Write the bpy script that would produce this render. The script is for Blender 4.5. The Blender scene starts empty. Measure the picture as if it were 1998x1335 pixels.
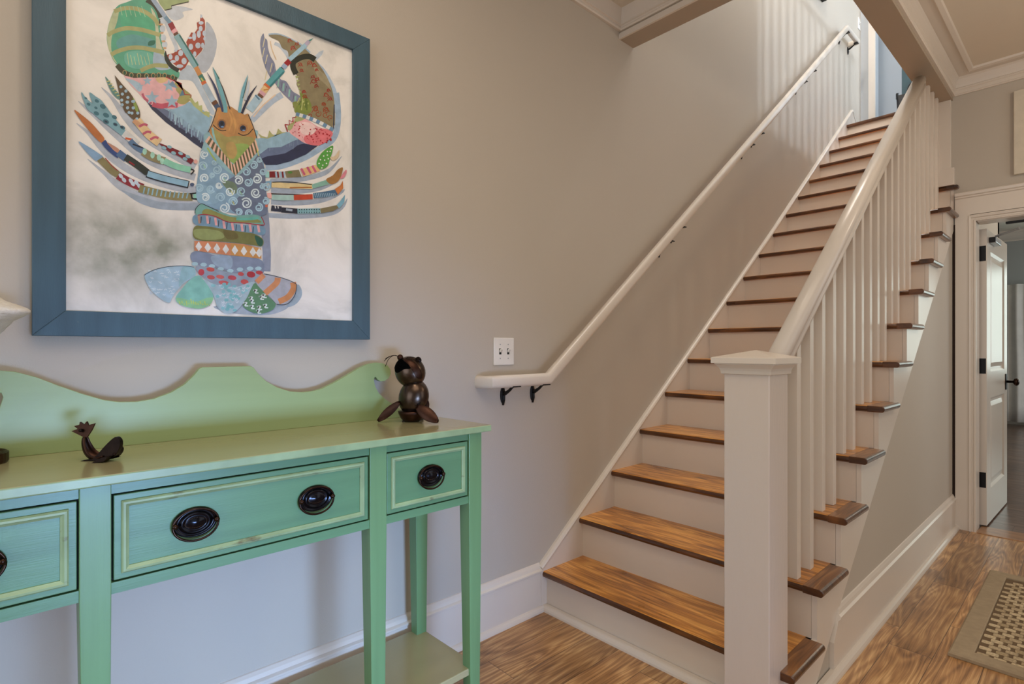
import bpy, bmesh, math, random
from mathutils import Vector, Matrix
random.seed(7)
S = bpy.context.scene
COL = S.collection
PI = math.pi

# ------------------------------------------------------------------ camera
ANG = math.radians(47.4686)
CAM = Vector((1.7561, 0.0, 1.2))
FOC = 1058.85
cd = bpy.data.cameras.new('camera'); cam = bpy.data.objects.new('camera', cd); COL.objects.link(cam)
cd.sensor_width = 36.0; cd.lens = FOC * 36.0 / 1998.0
cd.shift_y = (679.57 - 667.5) / 1998.0
cd.clip_start = 0.02; cd.clip_end = 100
cam.location = CAM; cam.rotation_euler = (PI / 2, 0, ANG)
S.camera = cam

# ------------------------------------------------------------------ world, lights, exposure
w = bpy.data.worlds.new('world'); S.world = w; w.use_nodes = True
bg = w.node_tree.nodes['Background']; bg.inputs[0].default_value = (0.80, 0.90, 1.0, 1); bg.inputs[1].default_value = 0.7
S.view_settings.view_transform = 'Standard'; S.view_settings.look = 'None'
S.view_settings.exposure = 0.0; S.view_settings.gamma = 1.0; S.view_settings.use_curve_mapping = False

def area(name, loc, target, sx, sy, power, col, spread=180):
    l = bpy.data.lights.new(name, 'AREA'); l.shape = 'RECTANGLE'; l.size = sx; l.size_y = sy
    l.energy = power; l.color = col; l.spread = math.radians(spread)
    o = bpy.data.objects.new(name, l); COL.objects.link(o); o.location = loc
    d = Vector(target) - Vector(loc); o.rotation_euler = d.to_track_quat('-Z', 'Y').to_euler()
    return o
def point(name, loc, power, col, rad=0.06):
    l = bpy.data.lights.new(name, 'POINT'); l.energy = power; l.color = col; l.shadow_soft_size = rad
    o = bpy.data.objects.new(name, l); COL.objects.link(o); o.location = loc; return o
WARM = (1.0, 0.84, 0.66); COOL = (0.70, 0.84, 1.0); NEUT = (1.0, 0.95, 0.88)
area('sidelight_daylight', (3.57, 0.55, 0.45), (0, 0.55, 0.30), 0.9, 0.5, 8.5, (0.34, 0.56, 1.0), 46)   # glazed side door, low cool daylight
area('front_window_daylight', (1.9, -2.56, 1.6), (1.9, 0, 1.5), 2.6, 2.2, 26, (0.95, 0.97, 1.0))
area('foyer_ceiling_glow', (1.9, 0.3, 2.985), (1.9, 0.3, 0), 1.6, 1.6, 20, WARM)
area('hall_window_daylight', (3.57, 3.1, 1.5), (1.0, 3.1, 1.0), 1.6, 1.9, 8, NEUT)
area('wall_washer', (0.80, 0.55, 2.95), (0.80, 0.55, 0), 0.14, 0.14, 4.5, WARM)
point('hall_downlight', (2.4, 3.2, 2.62), 15, WARM, 0.12)
area('far_room_window_daylight', (2.2, 11.5, 1.65), (2.2, 5, 1.2), 2.0, 1.6, 26, (0.86, 1.0, 0.95))
area('far_room_side_daylight', (4.9, 8.5, 1.6), (1, 8.5, 1.2), 2.0, 1.6, 45, (0.92, 0.97, 1.0))
point('far_room_fill', (2.6, 6.8, 2.6), 26, WARM, 0.15)  # added warm fill that brightens the far room ceiling, no fixture behind it
point('upper_streak_light', (3.3, 5.35, 4.75), 165, (0.76, 0.86, 1.0), 0.10)  # added point source instead of window daylight, for baluster streaks on stair wall
point('stair_lamp_low', (0.47, 3.17, 5.6), 50, (1.0, 0.95, 0.90), 0.07)
point('stair_lamp_high', (0.47, 4.20, 5.6), 62, (1.0, 0.95, 0.90), 0.07)
area('upper_room_fill', (1.3, 7.07, 4.5), (0.0, 7.2, 4.2), 0.5, 1.4, 14, (0.78, 0.90, 1.0))  # added fill away from any window, lifts the bluish wall past the landing

# ------------------------------------------------------------------ helpers
def srgb(h):
    if isinstance(h, int): c = [(h >> 16) & 255, (h >> 8) & 255, h & 255]
    else: c = list(h)
    r = []
    for v in c:
        v /= 255.0
        r.append(v / 12.92 if v <= 0.04045 else ((v + 0.055) / 1.055) ** 2.4)
    return (r[0], r[1], r[2], 1.0)

def sock(bs, names, v):
    for n in names:
        if n in bs.inputs: bs.inputs[n].default_value = v; return

_M = {}
def mat(name, col, rough=0.5, metal=0.0, var=0.06, scale=6.0, bump=0.0, bscale=60.0, stretch=(1, 1, 1), coat=0.0, wear=None, spec=None):
    """painted / plain surface with soft procedural tone variation"""
    if name in _M: return _M[name]
    m = bpy.data.materials.new(name); m.use_nodes = True; nt = m.node_tree; N = nt.nodes; L = nt.links
    bs = N['Principled BSDF']; c = srgb(col)
    bs.inputs['Roughness'].default_value = rough; bs.inputs['Metallic'].default_value = metal
    if coat: sock(bs, ['Coat Weight'], coat); sock(bs, ['Coat Roughness'], 0.18)
    if spec is not None: sock(bs, ['Specular IOR Level'], spec)
    tc = N.new('ShaderNodeTexCoord'); mp = N.new('ShaderNodeMapping'); mp.inputs['Scale'].default_value = stretch
    L.new(tc.outputs['Object'], mp.inputs['Vector'])
    nz = N.new('ShaderNodeTexNoise'); nz.inputs['Scale'].default_value = scale; nz.inputs['Detail'].default_value = 5
    L.new(mp.outputs['Vector'], nz.inputs['Vector'])
    rp = N.new('ShaderNodeValToRGB'); rp.color_ramp.elements[0].position = 0.3; rp.color_ramp.elements[1].position = 0.7
    rp.color_ramp.elements[0].color = tuple(max(0, x * (1 - var)) for x in c[:3]) + (1,)
    rp.color_ramp.elements[1].color = tuple(min(1, x * (1 + var)) for x in c[:3]) + (1,)
    L.new(nz.outputs['Fac'], rp.inputs['Fac'])
    out = rp.outputs['Color']
    if wear:
        n2 = N.new('ShaderNodeTexNoise'); n2.inputs['Scale'].default_value = wear[1]; n2.inputs['Detail'].default_value = 6
        mp2 = N.new('ShaderNodeMapping'); mp2.inputs['Scale'].default_value = wear[3]; L.new(tc.outputs['Object'], mp2.inputs['Vector'])
        L.new(mp2.outputs['Vector'], n2.inputs['Vector'])
        r2 = N.new('ShaderNodeValToRGB'); r2.color_ramp.elements[0].position = wear[2]; r2.color_ramp.elements[1].position = min(1, wear[2] + 0.12)
        L.new(n2.outputs['Fac'], r2.inputs['Fac'])
        mx = N.new('ShaderNodeMixRGB'); L.new(r2.outputs['Color'], mx.inputs['Fac']); L.new(out, mx.inputs['Color1'])
        mx.inputs['Color2'].default_value = srgb(wear[0]); out = mx.outputs['Color']
    L.new(out, bs.inputs['Base Color'])
    if bump:
        n3 = N.new('ShaderNodeTexNoise'); n3.inputs['Scale'].default_value = bscale; n3.inputs['Detail'].default_value = 3
        L.new(mp.outputs['Vector'], n3.inputs['Vector'])
        bp = N.new('ShaderNodeBump'); bp.inputs['Strength'].default_value = bump; bp.inputs['Distance'].default_value = 0.004
        L.new(n3.outputs['Fac'], bp.inputs['Height']); L.new(bp.outputs['Normal'], bs.inputs['Normal'])
    _M[name] = m; return m

def mth(N, L, op, a, b=None, c=None):
    n = N.new('ShaderNodeMath'); n.operation = op
    for i, v in enumerate((a, b, c)):
        if v is None: continue
        if isinstance(v, (int, float)): n.inputs[i].default_value = v
        else: L.new(v, n.inputs[i])
    return n.outputs[0]

def wood_mat(name, dark, mid, light, pw, pl, along='y', rough=0.38, seam=True, ring=26.0, off=0.0, vlo=0.78, vhi=1.12, gscale=1.0, coat=0.25, rw=0.13):
    """planked / solid timber: per-board tone, flowing grain rings, fine pores, seams"""
    m = bpy.data.materials.new(name); m.use_nodes = True; nt = m.node_tree; N = nt.nodes; L = nt.links
    bs = N['Principled BSDF']
    tc = N.new('ShaderNodeTexCoord'); sp = N.new('ShaderNodeSeparateXYZ'); L.new(tc.outputs['Object'], sp.inputs[0])
    U = sp.outputs['X'] if along == 'y' else sp.outputs['Y']; V = sp.outputs['Y'] if along == 'y' else sp.outputs['X']
    Z = sp.outputs['Z']
    us = mth(N, L, 'DIVIDE', mth(N, L, 'ADD', U, off), pw); row = mth(N, L, 'FLOOR', us)
    wn = N.new('ShaderNodeTexWhiteNoise'); wn.noise_dimensions = '1D'; L.new(row, wn.inputs['W'])
    vs = mth(N, L, 'DIVIDE', mth(N, L, 'ADD', V, mth(N, L, 'MULTIPLY', wn.outputs['Value'], pl * 3)), pl); cl = mth(N, L, 'FLOOR', vs)
    cb = N.new('ShaderNodeCombineXYZ'); L.new(row, cb.inputs[0]); L.new(cl, cb.inputs[1])
    w2 = N.new('ShaderNodeTexWhiteNoise'); w2.noise_dimensions = '2D'; L.new(cb.outputs[0], w2.inputs['Vector'])
    rnd = w2.outputs['Value']
    # grain field
    gv = N.new('ShaderNodeCombineXYZ')
    L.new(mth(N, L, 'ADD', mth(N, L, 'MULTIPLY', U, 8.5 * gscale), mth(N, L, 'MULTIPLY', rnd, 37)), gv.inputs[0])
    L.new(mth(N, L, 'ADD', mth(N, L, 'MULTIPLY', V, 1.0 * gscale), mth(N, L, 'MULTIPLY', rnd, 91)), gv.inputs[1])
    L.new(mth(N, L, 'MULTIPLY', Z, 3.0), gv.inputs[2])
    n1 = N.new('ShaderNodeTexNoise'); n1.inputs['Scale'].default_value = 1.0; n1.inputs['Detail'].default_value = 2.5; n1.inputs['Roughness'].default_value = 0.45
    L.new(gv.outputs[0], n1.inputs['Vector'])
    rg = mth(N, L, 'MULTIPLY_ADD', mth(N, L, 'SINE', mth(N, L, 'MULTIPLY', n1.outputs['Fac'], ring * 2.2)), 0.5, 0.5)
    fv = N.new('ShaderNodeCombineXYZ'); L.new(mth(N, L, 'MULTIPLY_ADD', U, 170, mth(N, L, 'MULTIPLY', n1.outputs['Fac'], 26)), fv.inputs[0]); L.new(mth(N, L, 'MULTIPLY_ADD', V, 5, mth(N, L, 'MULTIPLY', rnd, 50)), fv.inputs[1]); L.new(mth(N, L, 'MULTIPLY', Z, 60), fv.inputs[2])
    n2 = N.new('ShaderNodeTexNoise'); n2.inputs['Scale'].default_value = 1.0; n2.inputs['Detail'].default_value = 4; L.new(fv.outputs[0], n2.inputs['Vector'])
    n3 = N.new('ShaderNodeTexNoise'); n3.inputs['Scale'].default_value = 3.2; n3.inputs['Detail'].default_value = 3
    L.new(tc.outputs['Object'], n3.inputs['Vector'])
    g = mth(N, L, 'ADD', mth(N, L, 'MULTIPLY', rg, rw), mth(N, L, 'ADD', mth(N, L, 'MULTIPLY', n2.outputs['Fac'], 0.50), mth(N, L, 'MULTIPLY', n3.outputs['Fac'], 0.42)))
    rp = N.new('ShaderNodeValToRGB'); cr = rp.color_ramp
    cr.elements[0].position = 0.34; cr.elements[0].color = srgb(dark); cr.elements[1].position = 0.70; cr.elements[1].color = srgb(light)
    e = cr.elements.new(0.54); e.color = srgb(mid)
    L.new(g, rp.inputs['Fac'])
    mr = N.new('ShaderNodeMapRange'); mr.inputs['To Min'].default_value = vlo; mr.inputs['To Max'].default_value = vhi; L.new(rnd, mr.inputs['Value'])
    mu = N.new('ShaderNodeMixRGB'); mu.blend_type = 'MULTIPLY'; mu.inputs['Fac'].default_value = 1.0
    L.new(rp.outputs['Color'], mu.inputs['Color1']); L.new(mr.outputs['Result'], mu.inputs['Color2'])
    out = mu.outputs['Color']
    # knots
    vo = N.new('ShaderNodeTexVoronoi'); vo.inputs['Scale'].default_value = 1.0
    kv = N.new('ShaderNodeCombineXYZ'); L.new(mth(N, L, 'MULTIPLY', U, 4.6), kv.inputs[0]); L.new(mth(N, L, 'MULTIPLY', V, 2.3), kv.inputs[1])
    L.new(kv.outputs[0], vo.inputs['Vector'])
    kr = N.new('ShaderNodeValToRGB'); kr.color_ramp.elements[0].position = 0.03; kr.color_ramp.elements[0].color = (1, 1, 1, 1)
    kr.color_ramp.elements[1].position = 0.11; kr.color_ramp.elements[1].color = (0, 0, 0, 1); L.new(vo.outputs['Distance'], kr.inputs['Fac'])
    km = N.new('ShaderNodeMixRGB'); L.new(mth(N, L, 'MULTIPLY', kr.outputs['Color'], 0.7), km.inputs['Fac']); L.new(out, km.inputs['Color1']); km.inputs['Color2'].default_value = srgb(0x2c1c10)
    out = km.outputs['Color']
    hgt = n2.outputs['Fac']
    if seam:
        fu = mth(N, L, 'FRACT', us); fv2 = mth(N, L, 'FRACT', vs)
        du = mth(N, L, 'MULTIPLY', mth(N, L, 'MINIMUM', fu, mth(N, L, 'SUBTRACT', 1.0, fu)), pw)
        dv = mth(N, L, 'MULTIPLY', mth(N, L, 'MINIMUM', fv2, mth(N, L, 'SUBTRACT', 1.0, fv2)), pl)
        d = mth(N, L, 'MINIMUM', du, dv); s = mth(N, L, 'LESS_THAN', d, 0.0012)
        sm = N.new('ShaderNodeMixRGB'); L.new(mth(N, L, 'MULTIPLY', s, 0.75), sm.inputs['Fac']); L.new(out, sm.inputs['Color1']); sm.inputs['Color2'].default_value = srgb(0x2a1a10)
        out = sm.outputs['Color']
        hgt = mth(N, L, 'ADD', mth(N, L, 'MULTIPLY', n2.outputs['Fac'], 0.25), mth(N, L, 'SMOOTH_MIN', mth(N, L, 'MULTIPLY', d, 120), 1.0, 0.4))
    L.new(out, bs.inputs['Base Color'])
    L.new(mth(N, L, 'MULTIPLY_ADD', n3.outputs['Fac'], 0.16, rough - 0.08), bs.inputs['Roughness'])
    sock(bs, ['Coat Weight'], coat); sock(bs, ['Coat Roughness'], 0.2)
    bp = N.new('ShaderNodeBump'); bp.inputs['Strength'].default_value = 0.35; bp.inputs['Distance'].default_value = 0.0015
    L.new(hgt, bp.inputs['Height']); L.new(bp.outputs['Normal'], bs.inputs['Normal'])
    return m

def emis(name, col, s):
    m = bpy.data.materials.new(name); m.use_nodes = True; b = m.node_tree.nodes['Principled BSDF']
    b.inputs['Base Color'].default_value = srgb(col); sock(b, ['Emission Color'], srgb(col)); sock(b, ['Emission Strength'], s); return m

class MB:
    def __init__(s): s.v = []; s.f = []; s.mi = []; s.cur = 0
    def add(s, vs, fs, mi=None):
        o = len(s.v); s.v += [tuple(p) for p in vs]; s.f += [tuple(i + o for i in f) for f in fs]; s.mi += [s.cur if mi is None else mi] * len(fs); return s
    def box(s, a, b):
        x0, x1 = sorted((a[0], b[0])); y0, y1 = sorted((a[1], b[1])); z0, z1 = sorted((a[2], b[2]))
        return s.add([(x0, y0, z0), (x1, y0, z0), (x1, y1, z0), (x0, y1, z0), (x0, y0, z1), (x1, y0, z1), (x1, y1, z1), (x0, y1, z1)],
                     [(0, 3, 2, 1), (4, 5, 6, 7), (0, 1, 5, 4), (1, 2, 6, 5), (2, 3, 7, 6), (3, 0, 4, 7)])
    def prism(s, poly, fn, t0, t1):
        """poly 2-D outline -> fn(u,v,t) at t0 and t1"""
        n = len(poly); vs = [fn(u, v, t0) for u, v in poly] + [fn(u, v, t1) for u, v in poly]
        fs = [tuple(range(n))[::-1], tuple(range(n, 2 * n))] + [(i, (i + 1) % n, n + (i + 1) % n, n + i) for i in range(n)]
        return s.add(vs, fs)
    def sweep(s, prof, path, up=(0, 0, 1), close=False, caps=True):
        """profile (a,b): a along side = T x up, b along the adjusted up"""
        P = [Vector(p) for p in path]; n = len(P); m = len(prof); up = Vector(up); vs = []
        for i, p in enumerate(P):
            if close: t0 = (P[i] - P[i - 1]).normalized(); t1 = (P[(i + 1) % n] - P[i]).normalized()
            else:
                t0 = (P[i] - P[i - 1]).normalized() if i else (P[1] - P[0]).normalized()
                t1 = (P[i + 1] - P[i]).normalized() if i < n - 1 else t0
            t = (t0 + t1).normalized(); sc = 1.0 / max(0.35, t.dot(t1))
            # miter: build frame of t1, project along
            sd = t.cross(up)
            if sd.length < 1e-5: sd = t.cross(Vector((1, 0, 0)))
            sd.normalize(); u2 = sd.cross(t).normalized()
            horiz = abs(t0.cross(t1).dot(up)) > abs(t0.cross(t1).dot(sd))
            for a, b in prof:
                aa = a * (sc if horiz else 1); bb = b * (1 if horiz else sc)
                vs.append(p + sd * aa + u2 * bb)
        fs = []
        for i in range(n if close else n - 1):
            j = (i + 1) % n
            for k in range(m):
                l = (k + 1) % m; fs.append((i * m + k, i * m + l, j * m + l, j * m + k))
        if caps and not close: fs += [tuple(range(m))[::-1], tuple(range((n - 1) * m, n * m))]
        return s.add(vs, fs)
    def tube(s, path, r, seg=10, rb=None, up=(0, 0, 1)):
        """round tube; r may be a list"""
        P = [Vector(p) for p in path]; n = len(P); vs = []
        R = r if isinstance(r, (list, tuple)) else [r] * n; fs = []
        last = None
        for i, p in enumerate(P):
            t = (P[min(i + 1, n - 1)] - P[max(i - 1, 0)]).normalized()
            if last is None:
                a = t.cross(Vector(up));
                if a.length < 1e-4: a = t.cross(Vector((1, 0, 0)))
            else: a = last - t * last.dot(t)
            a.normalize(); last = a; b = t.cross(a)
            for k in range(seg):
                q = 2 * PI * k / seg; vs.append(p + a * (math.cos(q) * R[i]) + b * (math.sin(q) * R[i]))
        for i in range(n - 1):
            for k in range(seg):
                l = (k + 1) % seg; fs.append((i * seg + k, i * seg + l, (i + 1) * seg + l, (i + 1) * seg + k))
        fs += [tuple(range(seg))[::-1], tuple(range((n - 1) * seg, n * seg))]
        return s.add(vs, fs)
    def lathe(s, prof, seg=24, fn=lambda x, y, z: (x, y, z)):
        n = len(prof); vs = []; fs = []
        for r, z in prof:
            for k in range(seg):
                q = 2 * PI * k / seg; vs.append(fn(r * math.cos(q), r * math.sin(q), z))
        for i in range(n - 1):
            for k in range(seg):
                l = (k + 1) % seg; fs.append((i * seg + k, i * seg + l, (i + 1) * seg + l, (i + 1) * seg + k))
        fs += [tuple(range(seg))[::-1], tuple(range((n - 1) * seg, n * seg))]
        return s.add(vs, fs)
    def grid(s, fn, nu, nv):
        vs = [fn(i / nu, j / nv) for i in range(nu + 1) for j in range(nv + 1)]
        return s.add(vs, [(i * (nv + 1) + j, (i + 1) * (nv + 1) + j, (i + 1) * (nv + 1) + j + 1, i * (nv + 1) + j + 1) for i in range(nu) for j in range(nv)])
    def build(s, name, m, parent=None, bevel=0, smooth=False, solid=0, seg=2, recalc=True):
        me = bpy.data.meshes.new(name); me.from_pydata(s.v, [], s.f)
        ms = m if isinstance(m, (list, tuple)) else [m]
        for x in ms: me.materials.append(x)
        for p, i in zip(me.polygons, s.mi): p.material_index = i; p.use_smooth = smooth
        if recalc:
            b = bmesh.new(); b.from_mesh(me); bmesh.ops.recalc_face_normals(b, faces=b.faces); b.to_mesh(me); b.free()
        me.update()
        o = bpy.data.objects.new(name, me); COL.objects.link(o)
        if solid:
            md = o.modifiers.new('solid', 'SOLIDIFY'); md.thickness = solid; md.offset = 0
        if bevel:
            md = o.modifiers.new('bevel', 'BEVEL'); md.width = bevel; md.segments = seg; md.limit_method = 'ANGLE'; md.angle_limit = math.radians(35)
            md.harden_normals = False
        if parent: o.parent = parent
        return o

def thing(name, label, cat, loc=(0, 0, 0), rz=0, group=None, kind=None):
    o = bpy.data.objects.new(name, None); COL.objects.link(o); o.location = loc; o.rotation_euler = (0, 0, rz)
    o.empty_display_size = 0.1
    o['label'] = label; o['category'] = cat
    if group: o['group'] = group
    if kind: o['kind'] = kind
    return o
def tag(o, label, cat, group=None):
    o['label'] = label; o['category'] = cat
    if group: o['group'] = group
    return o
def struct(o, label=None, cat=None):
    o['kind'] = 'structure'
    if label: o['label'] = label
    if cat: o['category'] = cat
    return o
def B(*boxes):
    m = MB()
    for a, b in boxes: m.box(a, b)
    return m
def smoothpts(P, n=6, close=False):
    """Catmull-Rom through 2-D/3-D points"""
    P = [Vector(p) for p in P]; out = []; N_ = len(P); rng = range(N_ if close else N_ - 1)
    for i in rng:
        if close: a, b, c, d = P[i - 1], P[i], P[(i + 1) % N_], P[(i + 2) % N_]
        else: a, b, c, d = P[max(i - 1, 0)], P[i], P[i + 1], P[min(i + 2, N_ - 1)]
        for k in range(n):
            t = k / n
            out.append(0.5 * ((2 * b) + (c - a) * t + (2 * a - 5 * b + 4 * c - d) * t * t + (3 * b - a - 3 * c + d) * t ** 3))
    if not close: out.append(P[-1])
    return out

# ------------------------------------------------------------------ materials
WALL = mat('greige_wall_paint', 0xC2B9AC, 0.62, var=0.015, scale=1.5, bump=0.10, bscale=260)
UPWALL = mat('upper_wall_paint', 0xC2C6CA, 0.62, var=0.015, scale=1.5)
GREYWALL = mat('grey_room_paint', 0xA5A8A6, 0.6, var=0.015)
TRIM = mat('white_trim_paint', 0xE0D6CA, 0.28, var=0.012, scale=3, bump=0.04, bscale=90, spec=0.6)
RISER = mat('riser_paint', 0xDDD0C1, 0.34, var=0.02, scale=4, wear=(0xB09A88, 9.0, 0.74, (1, 1, 1)))
NEWEL = mat('brushed_newel_paint', 0xD9CDC3, 0.24, var=0.012, bump=0.22, bscale=120, stretch=(1, 1, 0.10), spec=0.6)
NEWELF = NEWEL
CEIL = mat('ceiling_paint', 0xE2D8C8, 0.7, var=0.01)
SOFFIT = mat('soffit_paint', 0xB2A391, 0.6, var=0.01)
FLOOR = wood_mat('oak_plank_floor', 0x7A5432, 0xBC8C5A, 0xE8BE86, 0.143, 0.86, 'y', 0.30, ring=34, rw=0.13, off=-0.022, vlo=0.68, vhi=1.16)
FARFLOOR = wood_mat('dark_plank_floor', 0x4A362E, 0x6F5648, 0x957A68, 0.16, 1.3, 'x', 0.30, ring=18)
TREAD = wood_mat('pine_tread', 0x7A4818, 0xC88436, 0xF4B45C, 0.14, 9.0, 'x', 0.30, seam=False, ring=22, rw=0.15, gscale=1.3, vlo=0.95, vhi=1.05, coat=0.4)
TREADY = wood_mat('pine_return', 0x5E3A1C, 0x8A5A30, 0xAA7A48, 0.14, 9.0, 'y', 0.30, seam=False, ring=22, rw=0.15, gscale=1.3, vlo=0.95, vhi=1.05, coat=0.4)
NOSE = wood_mat('stained_tread_edge', 0x331608, 0x56300F, 0x7A4A22, 0.14, 9.0, 'x', 0.3, seam=False, ring=20, gscale=1.5, coat=0.5)
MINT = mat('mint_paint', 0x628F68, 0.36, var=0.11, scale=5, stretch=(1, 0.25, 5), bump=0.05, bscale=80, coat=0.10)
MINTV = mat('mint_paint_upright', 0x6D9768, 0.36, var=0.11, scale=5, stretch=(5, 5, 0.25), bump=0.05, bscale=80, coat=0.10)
MINTT = mat('mint_warm_sheen', 0xAFAA82, 0.20, var=0.05, scale=5, stretch=(1, 0.25, 5), bump=0.03, coat=0.5)  # tan over the mint: warm ceiling reflection put into the base colour
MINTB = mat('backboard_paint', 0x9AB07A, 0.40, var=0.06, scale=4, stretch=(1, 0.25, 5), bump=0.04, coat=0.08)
MOLD = mat('rubbed_moulding', 0x97B186, 0.36, var=0.14, scale=14, wear=(0x5A4A38, 26.0, 0.63, (1, 0.5, 1)), coat=0.1)
EDGE = mat('rubbed_edge', 0x5A4332, 0.5, var=0.2)
GAP = mat('dark_gap', 0x16201A, 0.8)
BRONZE = mat('oil_rubbed_bronze', 0x33231B, 0.25, 0.85, var=0.35, scale=60)
BRONZED = mat('dark_bronze', 0x15151B, 0.16, 0.7, var=0.3, scale=60)
BLACK = mat('black_iron', 0x0C0C0E, 0.38, 0.4)
STEEL = mat('burnished_steel', 0x55473E, 0.27, 0.95, var=0.5, scale=18)
RUST = mat('rust_steel', 0x3C271E, 0.38, 0.85, var=0.4, scale=25)
DARKST = mat('dark_steel', 0x241A16, 0.36, 0.85, var=0.4, scale=30)
PLATE = mat('switch_plastic', 0xEEEBE6, 0.25)
SILV = mat('closer_silver', 0xA9ACB0, 0.3, 0.6)

# ------------------------------------------------------------------ room shell
HY = 2.40; SZ = 2.857; CZ = 3.0; UZ = 3.434      # header, soffit, ceiling, upper floor
struct(B(((-0.15, -2.6, -0.05), (0, 6.68, 6.3))).build('wall_left', WALL))
struct(B(((-1.5, -2.75, -0.12), (5.2, 4.70, 0))).build('floor', FLOOR))
struct(B(((-1.5, 4.7001, -0.12), (5.2, 11.7, 0))).build('floor_far_room', FARFLOOR))
struct(B(((1.20, 4.60, -0.003), (2.05, 4.80, 0.004))).build('trim_8', wood_mat('threshold_oak', 0x7d5430, 0xA4754a, 0xbd8d60, 0.3, 3, 'x', 0.3, seam=False), bevel=0.002))
# foyer / hall ceiling with the stair well left open
struct(B(((-0.15, -2.6, CZ), (5.0, HY + 0.0, UZ)), ((0.0, HY, CZ), (1.075, 2.52, UZ)), ((1.075, HY, CZ), (5.0, 4.63, UZ))).build('ceiling', CEIL))
struct(B(((0.0, HY, SZ), (0.95, 2.52, CZ))).build('wall_stair_header', SOFFIT))
struct(B(((0.95, HY, SZ), (1.075, 4.63, UZ))).build('wall_stair_beam', SOFFIT))
# hall end wall with the doorway
DX0, DX1, DZ = 1.1935, 2.06, 2.03
struct(B(((1.075, 4.63, 0), (DX0, 4.76, UZ)), ((DX0, 4.63, DZ), (DX1, 4.76, UZ)), ((DX1, 4.63, 0), (3.75, 4.76, UZ))).build('wall_back', WALL))
struct(B(((0.96, 4.63, 0), (1.075, 7.0, UZ))).build('wall_stair_side', WALL))
# right wall with a glazed door opening and a hall window, front wall with a wide window
def wall_open(name, axis, c, t, lo, hi, z1, ops, m):
    mb = MB(); cur = lo
    def bx(a, b, z0, z2):
        if axis == 'x': mb.box((c, a, z0), (c + t, b, z2))
        else: mb.box((a, c, z0), (b, c + t, z2))
    for a, b, z0, z2 in ops:
        bx(cur, a, 0, z1); bx(a, b, 0, z0) if z0 > 0 else None; bx(a, b, z2, z1); cur = b
    bx(cur, hi, 0, z1); return struct(mb.build(name, m))
wall_open('wall_right', 'x', 3.62, 0.13, -2.6, 4.63, 3.0, [(-0.15, 1.4, 0.25, 2.2), (2.25, 3.95, 0.5, 2.5)], WALL)
wall_open('wall_front', 'y', -2.73, 0.13, -0.15, 3.75, 3.0, [(0.55, 3.25, 0.45, 2.75)], WALL)
# far room
wall_open('wall_far_room', 'y', 11.62, 0.12, -1.5, 5.2, 3.05, [(1.15, 3.3, 0.8, 2.5)], GREYWALL)
struct(B(((-1.5, 7.0, 0), (-1.38, 11.62, 3.05)), ((-1.5, 6.9, 0), (1.075, 7.0, 3.05))).build('wall_far_room_left', GREYWALL))
wall_open('wall_far_room_right', 'x', 5.05, 0.12, 4.76, 11.62, 3.05, [(7.4, 9.6, 0.8, 2.5)], GREYWALL)
struct(B(((3.75, 4.63, 0), (5.2, 4.76, 3.05))).build('wall_far_room_front', GREYWALL))
struct(B(((1.075, 4.76, 3.05), (5.2, 6.9, 3.15)), ((-1.5, 6.9, 3.05), (5.2, 11.7, 3.15))).build('ceiling_far_room', mat('far_ceiling_paint', 0xF0E8DA, 0.7)))
def crown_profile(w, h): return [(0, 0), (0.012, 0), (0.016, 0.012), (0.012, 0.02), (w * 0.55, 0.03 + h * 0.1), (w * 0.75, h * 0.45), (w * 0.9, h * 0.75), (w, h * 0.82), (w, h), (0, h)]
mb = MB(); mb.prism(crown_profile(0.10, 0.16), lambda u, v, t: (t, 11.62 - u, 2.89 + v), -1.38, 5.05)
struct(mb.build('trim_9', TRIM))
mb = MB(); mb.prism([(0, 0), (0.015, 0), (0.015, 0.14), (0.008, 0.17), (0, 0.17)], lambda u, v, t: (t, 11.62 - u, v), -1.38, 5.05)
struct(mb.build('baseboard_far_room', TRIM))
# upstairs
struct(B(((0.0, 6.16, 3.10), (5.0, 9.0, UZ - 0.022)), ((1.075, 4.63, 3.16), (5.0, 6.16, UZ))).build('floor_upper', CEIL))
struct(B(((0.0, 6.68, UZ), (0.075, 6.80, 6.3))).build('wall_upper_return', UPWALL))
struct(B(((-0.3, 7.35, UZ), (1.4, 7.45, 6.3))).build('wall_upper_room', UPWALL))
struct(B(((-0.02, 6.80, UZ), (0.0, 7.35, 6.3))).build('wall_upper_room_side', UPWALL))
struct(B(((0.9, HY - 0.1, UZ), (1.0, 4.46, 6.3)), ((0.0, HY, CZ + 0.44), (1.0, HY + 0.12, 6.3)), ((3.62, HY, UZ), (3.75, 9.0, 6.3)), ((1.0, HY, UZ), (3.62, HY + 0.1, 6.3)), ((1.4, 7.35, UZ), (3.75, 7.45, 6.3))).build('wall_upper', UPWALL))  # first box: unseen segment added to cut the left edge of the streak light
struct(B(((-0.15, HY, 6.3), (3.75, 9.0, 6.4))).build('ceiling_upper', CEIL))
# balustrade guarding the upper hall (throws the stripes of shade on the stair wall)
ub = thing('upper_balustrade', 'white balustrade guarding the upper hall above the stair well', 'balustrade')
MB().box((0.965, 4.46, 4.34), (1.03, 6.12, 4.39)).build('handrail', TRIM, ub, 0.008)
y = 4.55; protob = None
while y < 6.08:
    if protob is None: protob = MB().box((0.98, -0.0165, UZ), (1.015, 0.0165, 4.34)).build('baluster', TRIM, ub); o = protob
    else: o = protob.copy(); COL.objects.link(o); o.parent = ub
    o.location.y = y; y += 0.112

# ------------------------------------------------------------------ crown mouldings
def crown(name, path, prof, m=TRIM): 
    return struct(MB().sweep(prof, path).build(name, m, bevel=0.0))
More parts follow.
